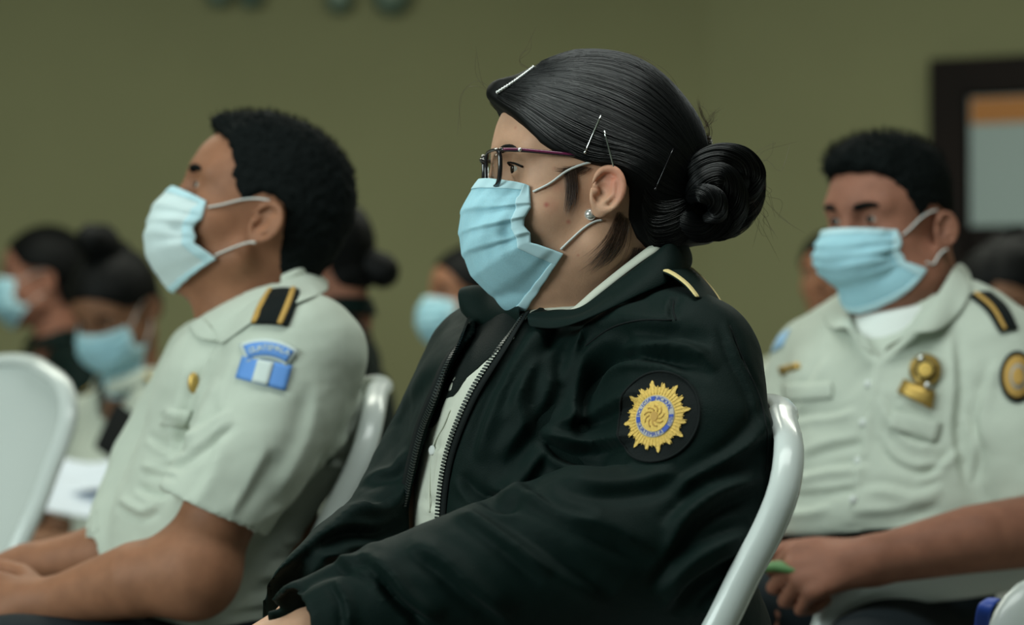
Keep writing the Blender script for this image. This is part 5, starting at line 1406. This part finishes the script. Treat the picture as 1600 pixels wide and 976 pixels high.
V, F = tube(smooth_poly(np.array([at(1552, 936, 2.80), at(1542, 944, 2.78), at(1536, 962, 2.78), at(1531, 1010, 2.80), at(1530, 1060, 2.82)]), 4), .006, 8, flat=(1.6, .4))
tag(meshobj('blue_strap', V, F, M['blue']), 'blue strap hanging beside the armrest in the lower right corner', 'strap')
# ------------------------------------------------------------------ the room
def boxm(c, h, name, m, parent=None, bevel=.004, rz=0, kind=None):
    bm = bmesh.new(); bmesh.ops.create_cube(bm, size=2); bmesh.ops.scale(bm, vec=h, verts=bm.verts)
    if bevel: bmesh.ops.bevel(bm, geom=bm.edges[:], offset=bevel, segments=2, affect='EDGES')
    bmesh.ops.rotate(bm, cent=(0, 0, 0), matrix=Matrix.Rotation(rz, 3, 'Z'), verts=bm.verts); bmesh.ops.translate(bm, vec=c, verts=bm.verts)
    me = bpy.data.meshes.new(name); bm.to_mesh(me); bm.free(); me.materials.append(m); o = link(bpy.data.objects.new(name, me))
    if parent is not None: keep(o, parent)
    if kind: o['kind'] = kind
    return o
M['wall'] = mat('olive_wall_paint', (0.275, 0.275, 0.145), 0.75, 0.2, noise_amt=0.05, nscale=1.3, bump=.1, bscale=120)
M['floor'] = mat('floor_tile', (0.20, 0.19, 0.16), 0.4, 0.4, noise_amt=0.1, nscale=3)
M['ceil'] = mat('ceiling_paint', (0.35, 0.36, 0.30), 0.9, 0.2)
M['wood'] = mat('dark_wood', (0.007, 0.003, 0.0015), 0.6, 0.15, noise_amt=.3, nscale=8, bump=.2, bscale=60, bstretch=(8, 8, 1))
M['pane'] = mat('frosted_pane', (0.30, 0.38, 0.36), 0.4, 0.4)
M['orange'] = mat('orange_paper', (0.50, 0.20, 0.05), 0.7)
cx, cyy = at(1105, 300, 9.0)[:2]                        # the corner
def wallseg(x0, y0, x1, y1, name, m=None, z0=0, z1=3.0, th=.06):
    L = math.hypot(x1-x0, y1-y0); a = math.atan2(y1-y0, x1-x0); n = A(-math.sin(a), math.cos(a))
    return boxm(((x0+x1)/2+n[0]*th, (y0+y1)/2+n[1]*th, (z0+z1)/2), (L/2, th, (z1-z0)/2), name, m or M['wall'], None, 0, a, 'structure')
LX, LY = -4.6, 8.15
wallseg(LX, LY, cx+.02, cyy, 'wall_back')
sl = -.42; 
RX = 4.6; RY = cyy+sl*(RX-cx)
wallseg(cx, cyy, RX, RY, 'wall_right')
wallseg(LX, -1.5, LX, LY, 'wall_left'); wallseg(RX, RY, RX, -1.5, 'wall_side')
boxm((0, 4.0, -.05), (5.2, 5.8, .05), 'floor', M['floor'], None, 0, 0, 'structure')
boxm((0, 4.0, 3.1), (5.2, 5.8, .05), 'ceiling', M['ceil'], None, 0, 0, 'structure')
# door in the right wall
ra = math.atan2(RY-cyy, RX-cx); rd = A(math.cos(ra), math.sin(ra)); rn = A(-math.sin(ra), math.cos(ra))
def onwall(px):
    d = A((px-800)/FPX, 1.0); M_ = np.array([d, -rd]).T; k_ = np.linalg.solve(M_, A(cx, cyy)); return k_[0]*d
e0 = onwall(1462); s0 = (e0-A(cx, cyy))@rd
dr = empty('door_1', (e0[0], e0[1], 0)); dr['kind'] = 'structure'
def wbox(s0_, s1, z0, z1, d0, d1, name, m, par, bevel=.004):
    c = A(cx, cyy)+rd*(s0_+s1)/2-rn*(d0+d1)/2
    return boxm((c[0], c[1], (z0+z1)/2), ((s1-s0_)/2, abs(d1-d0)/2, (z1-z0)/2), name, m, par, bevel, ra, None)
zt = at(1462, 97, e0[1])[2]
wbox(s0, s0+.13, 0, zt, .0, .09, 'door_frame', M['wood'], dr); wbox(s0+.13, s0+1.35, zt-.13, zt, .0, .09, 'door_frame', M['wood'], dr); wbox(s0+1.22, s0+1.35, 0, zt-.13, .0, .09, 'door_frame', M['wood'], dr)
lf = wbox(s0+.13, s0+1.22, 0.01, zt-.13, .01, .05, 'door_leaf', M['wood'], dr)
p0 = onwall(1522); sp = (p0-A(cx, cyy))@rd; zt1 = at(1522, 155, p0[1])[2]; zb1 = at(1522, 355, p0[1])[2]
wbox(sp, s0+1.10, zb1, zt1, .05, .056, 'door_pane', M['pane'], lf, .001); wbox(sp+.005, s0+1.09, zt1-.095, zt1-.005, .056, .060, 'paper_strip', M['orange'], lf, .001)
wbox(s0+.16, s0+.20, .95, 1.08, .05, .10, 'door_handle', M['goldm'], lf)
# baseboards
# small round silver and green foil ornaments along the top of the back wall
M['foil'] = mat('pale_foil', (0.36, 0.46, 0.38), 0.35, 0.6, metal=0.3); M['foild'] = mat('green_foil', (0.09, 0.14, 0.10), 0.4, 0.6, metal=0.3)
labs = ['leftmost pale round ornament hung high on the olive wall', 'dark green ornament hung just right of the leftmost pale one', 'pale ornament over a dark one, left of the widest one', 'widest grey ornament hung high on the olive wall']
def wy(px): return LY+(cyy-LY)*((at(px, 0, 8.6)[0]-LX)/(cx-LX))
for (px, py, r, m1_, m2_), lb in zip(((342, -10, 20, 'foil', 'foild'), (392, -8, 20, 'foild', 'foild'), (530, -2, 22, 'foil', 'foild'), (612, -8, 30, 'foil', 'foild')), labs):
    yy = wy(px)-.05; c = at(px, py, yy); rr = r*yy/FPX
    t = empty('wall_ornament', tuple(c), lb, 'ornament', 'ornaments along the top of the wall')
    nlob = 8; V0, F0 = ball((0, 0, 0), 1, 12, 24); ang = np.arctan2(V0[:, 2], V0[:, 0]); k_ = 1+.08*np.cos(nlob*ang)
    meshobj('rosette', V0*A(1, .35, 1)*k_[:, None]*rr*A(1, 1, 1.05)+c, F0, M[m2_], t); V1_, F1_ = ball((0, 0, 0), 1, 10, 16)
    meshobj('rosette_center', V1_*A(.62, .5, .62)*rr+c-A(0, .3*rr, -.25*rr), F1_, M[m1_], t)
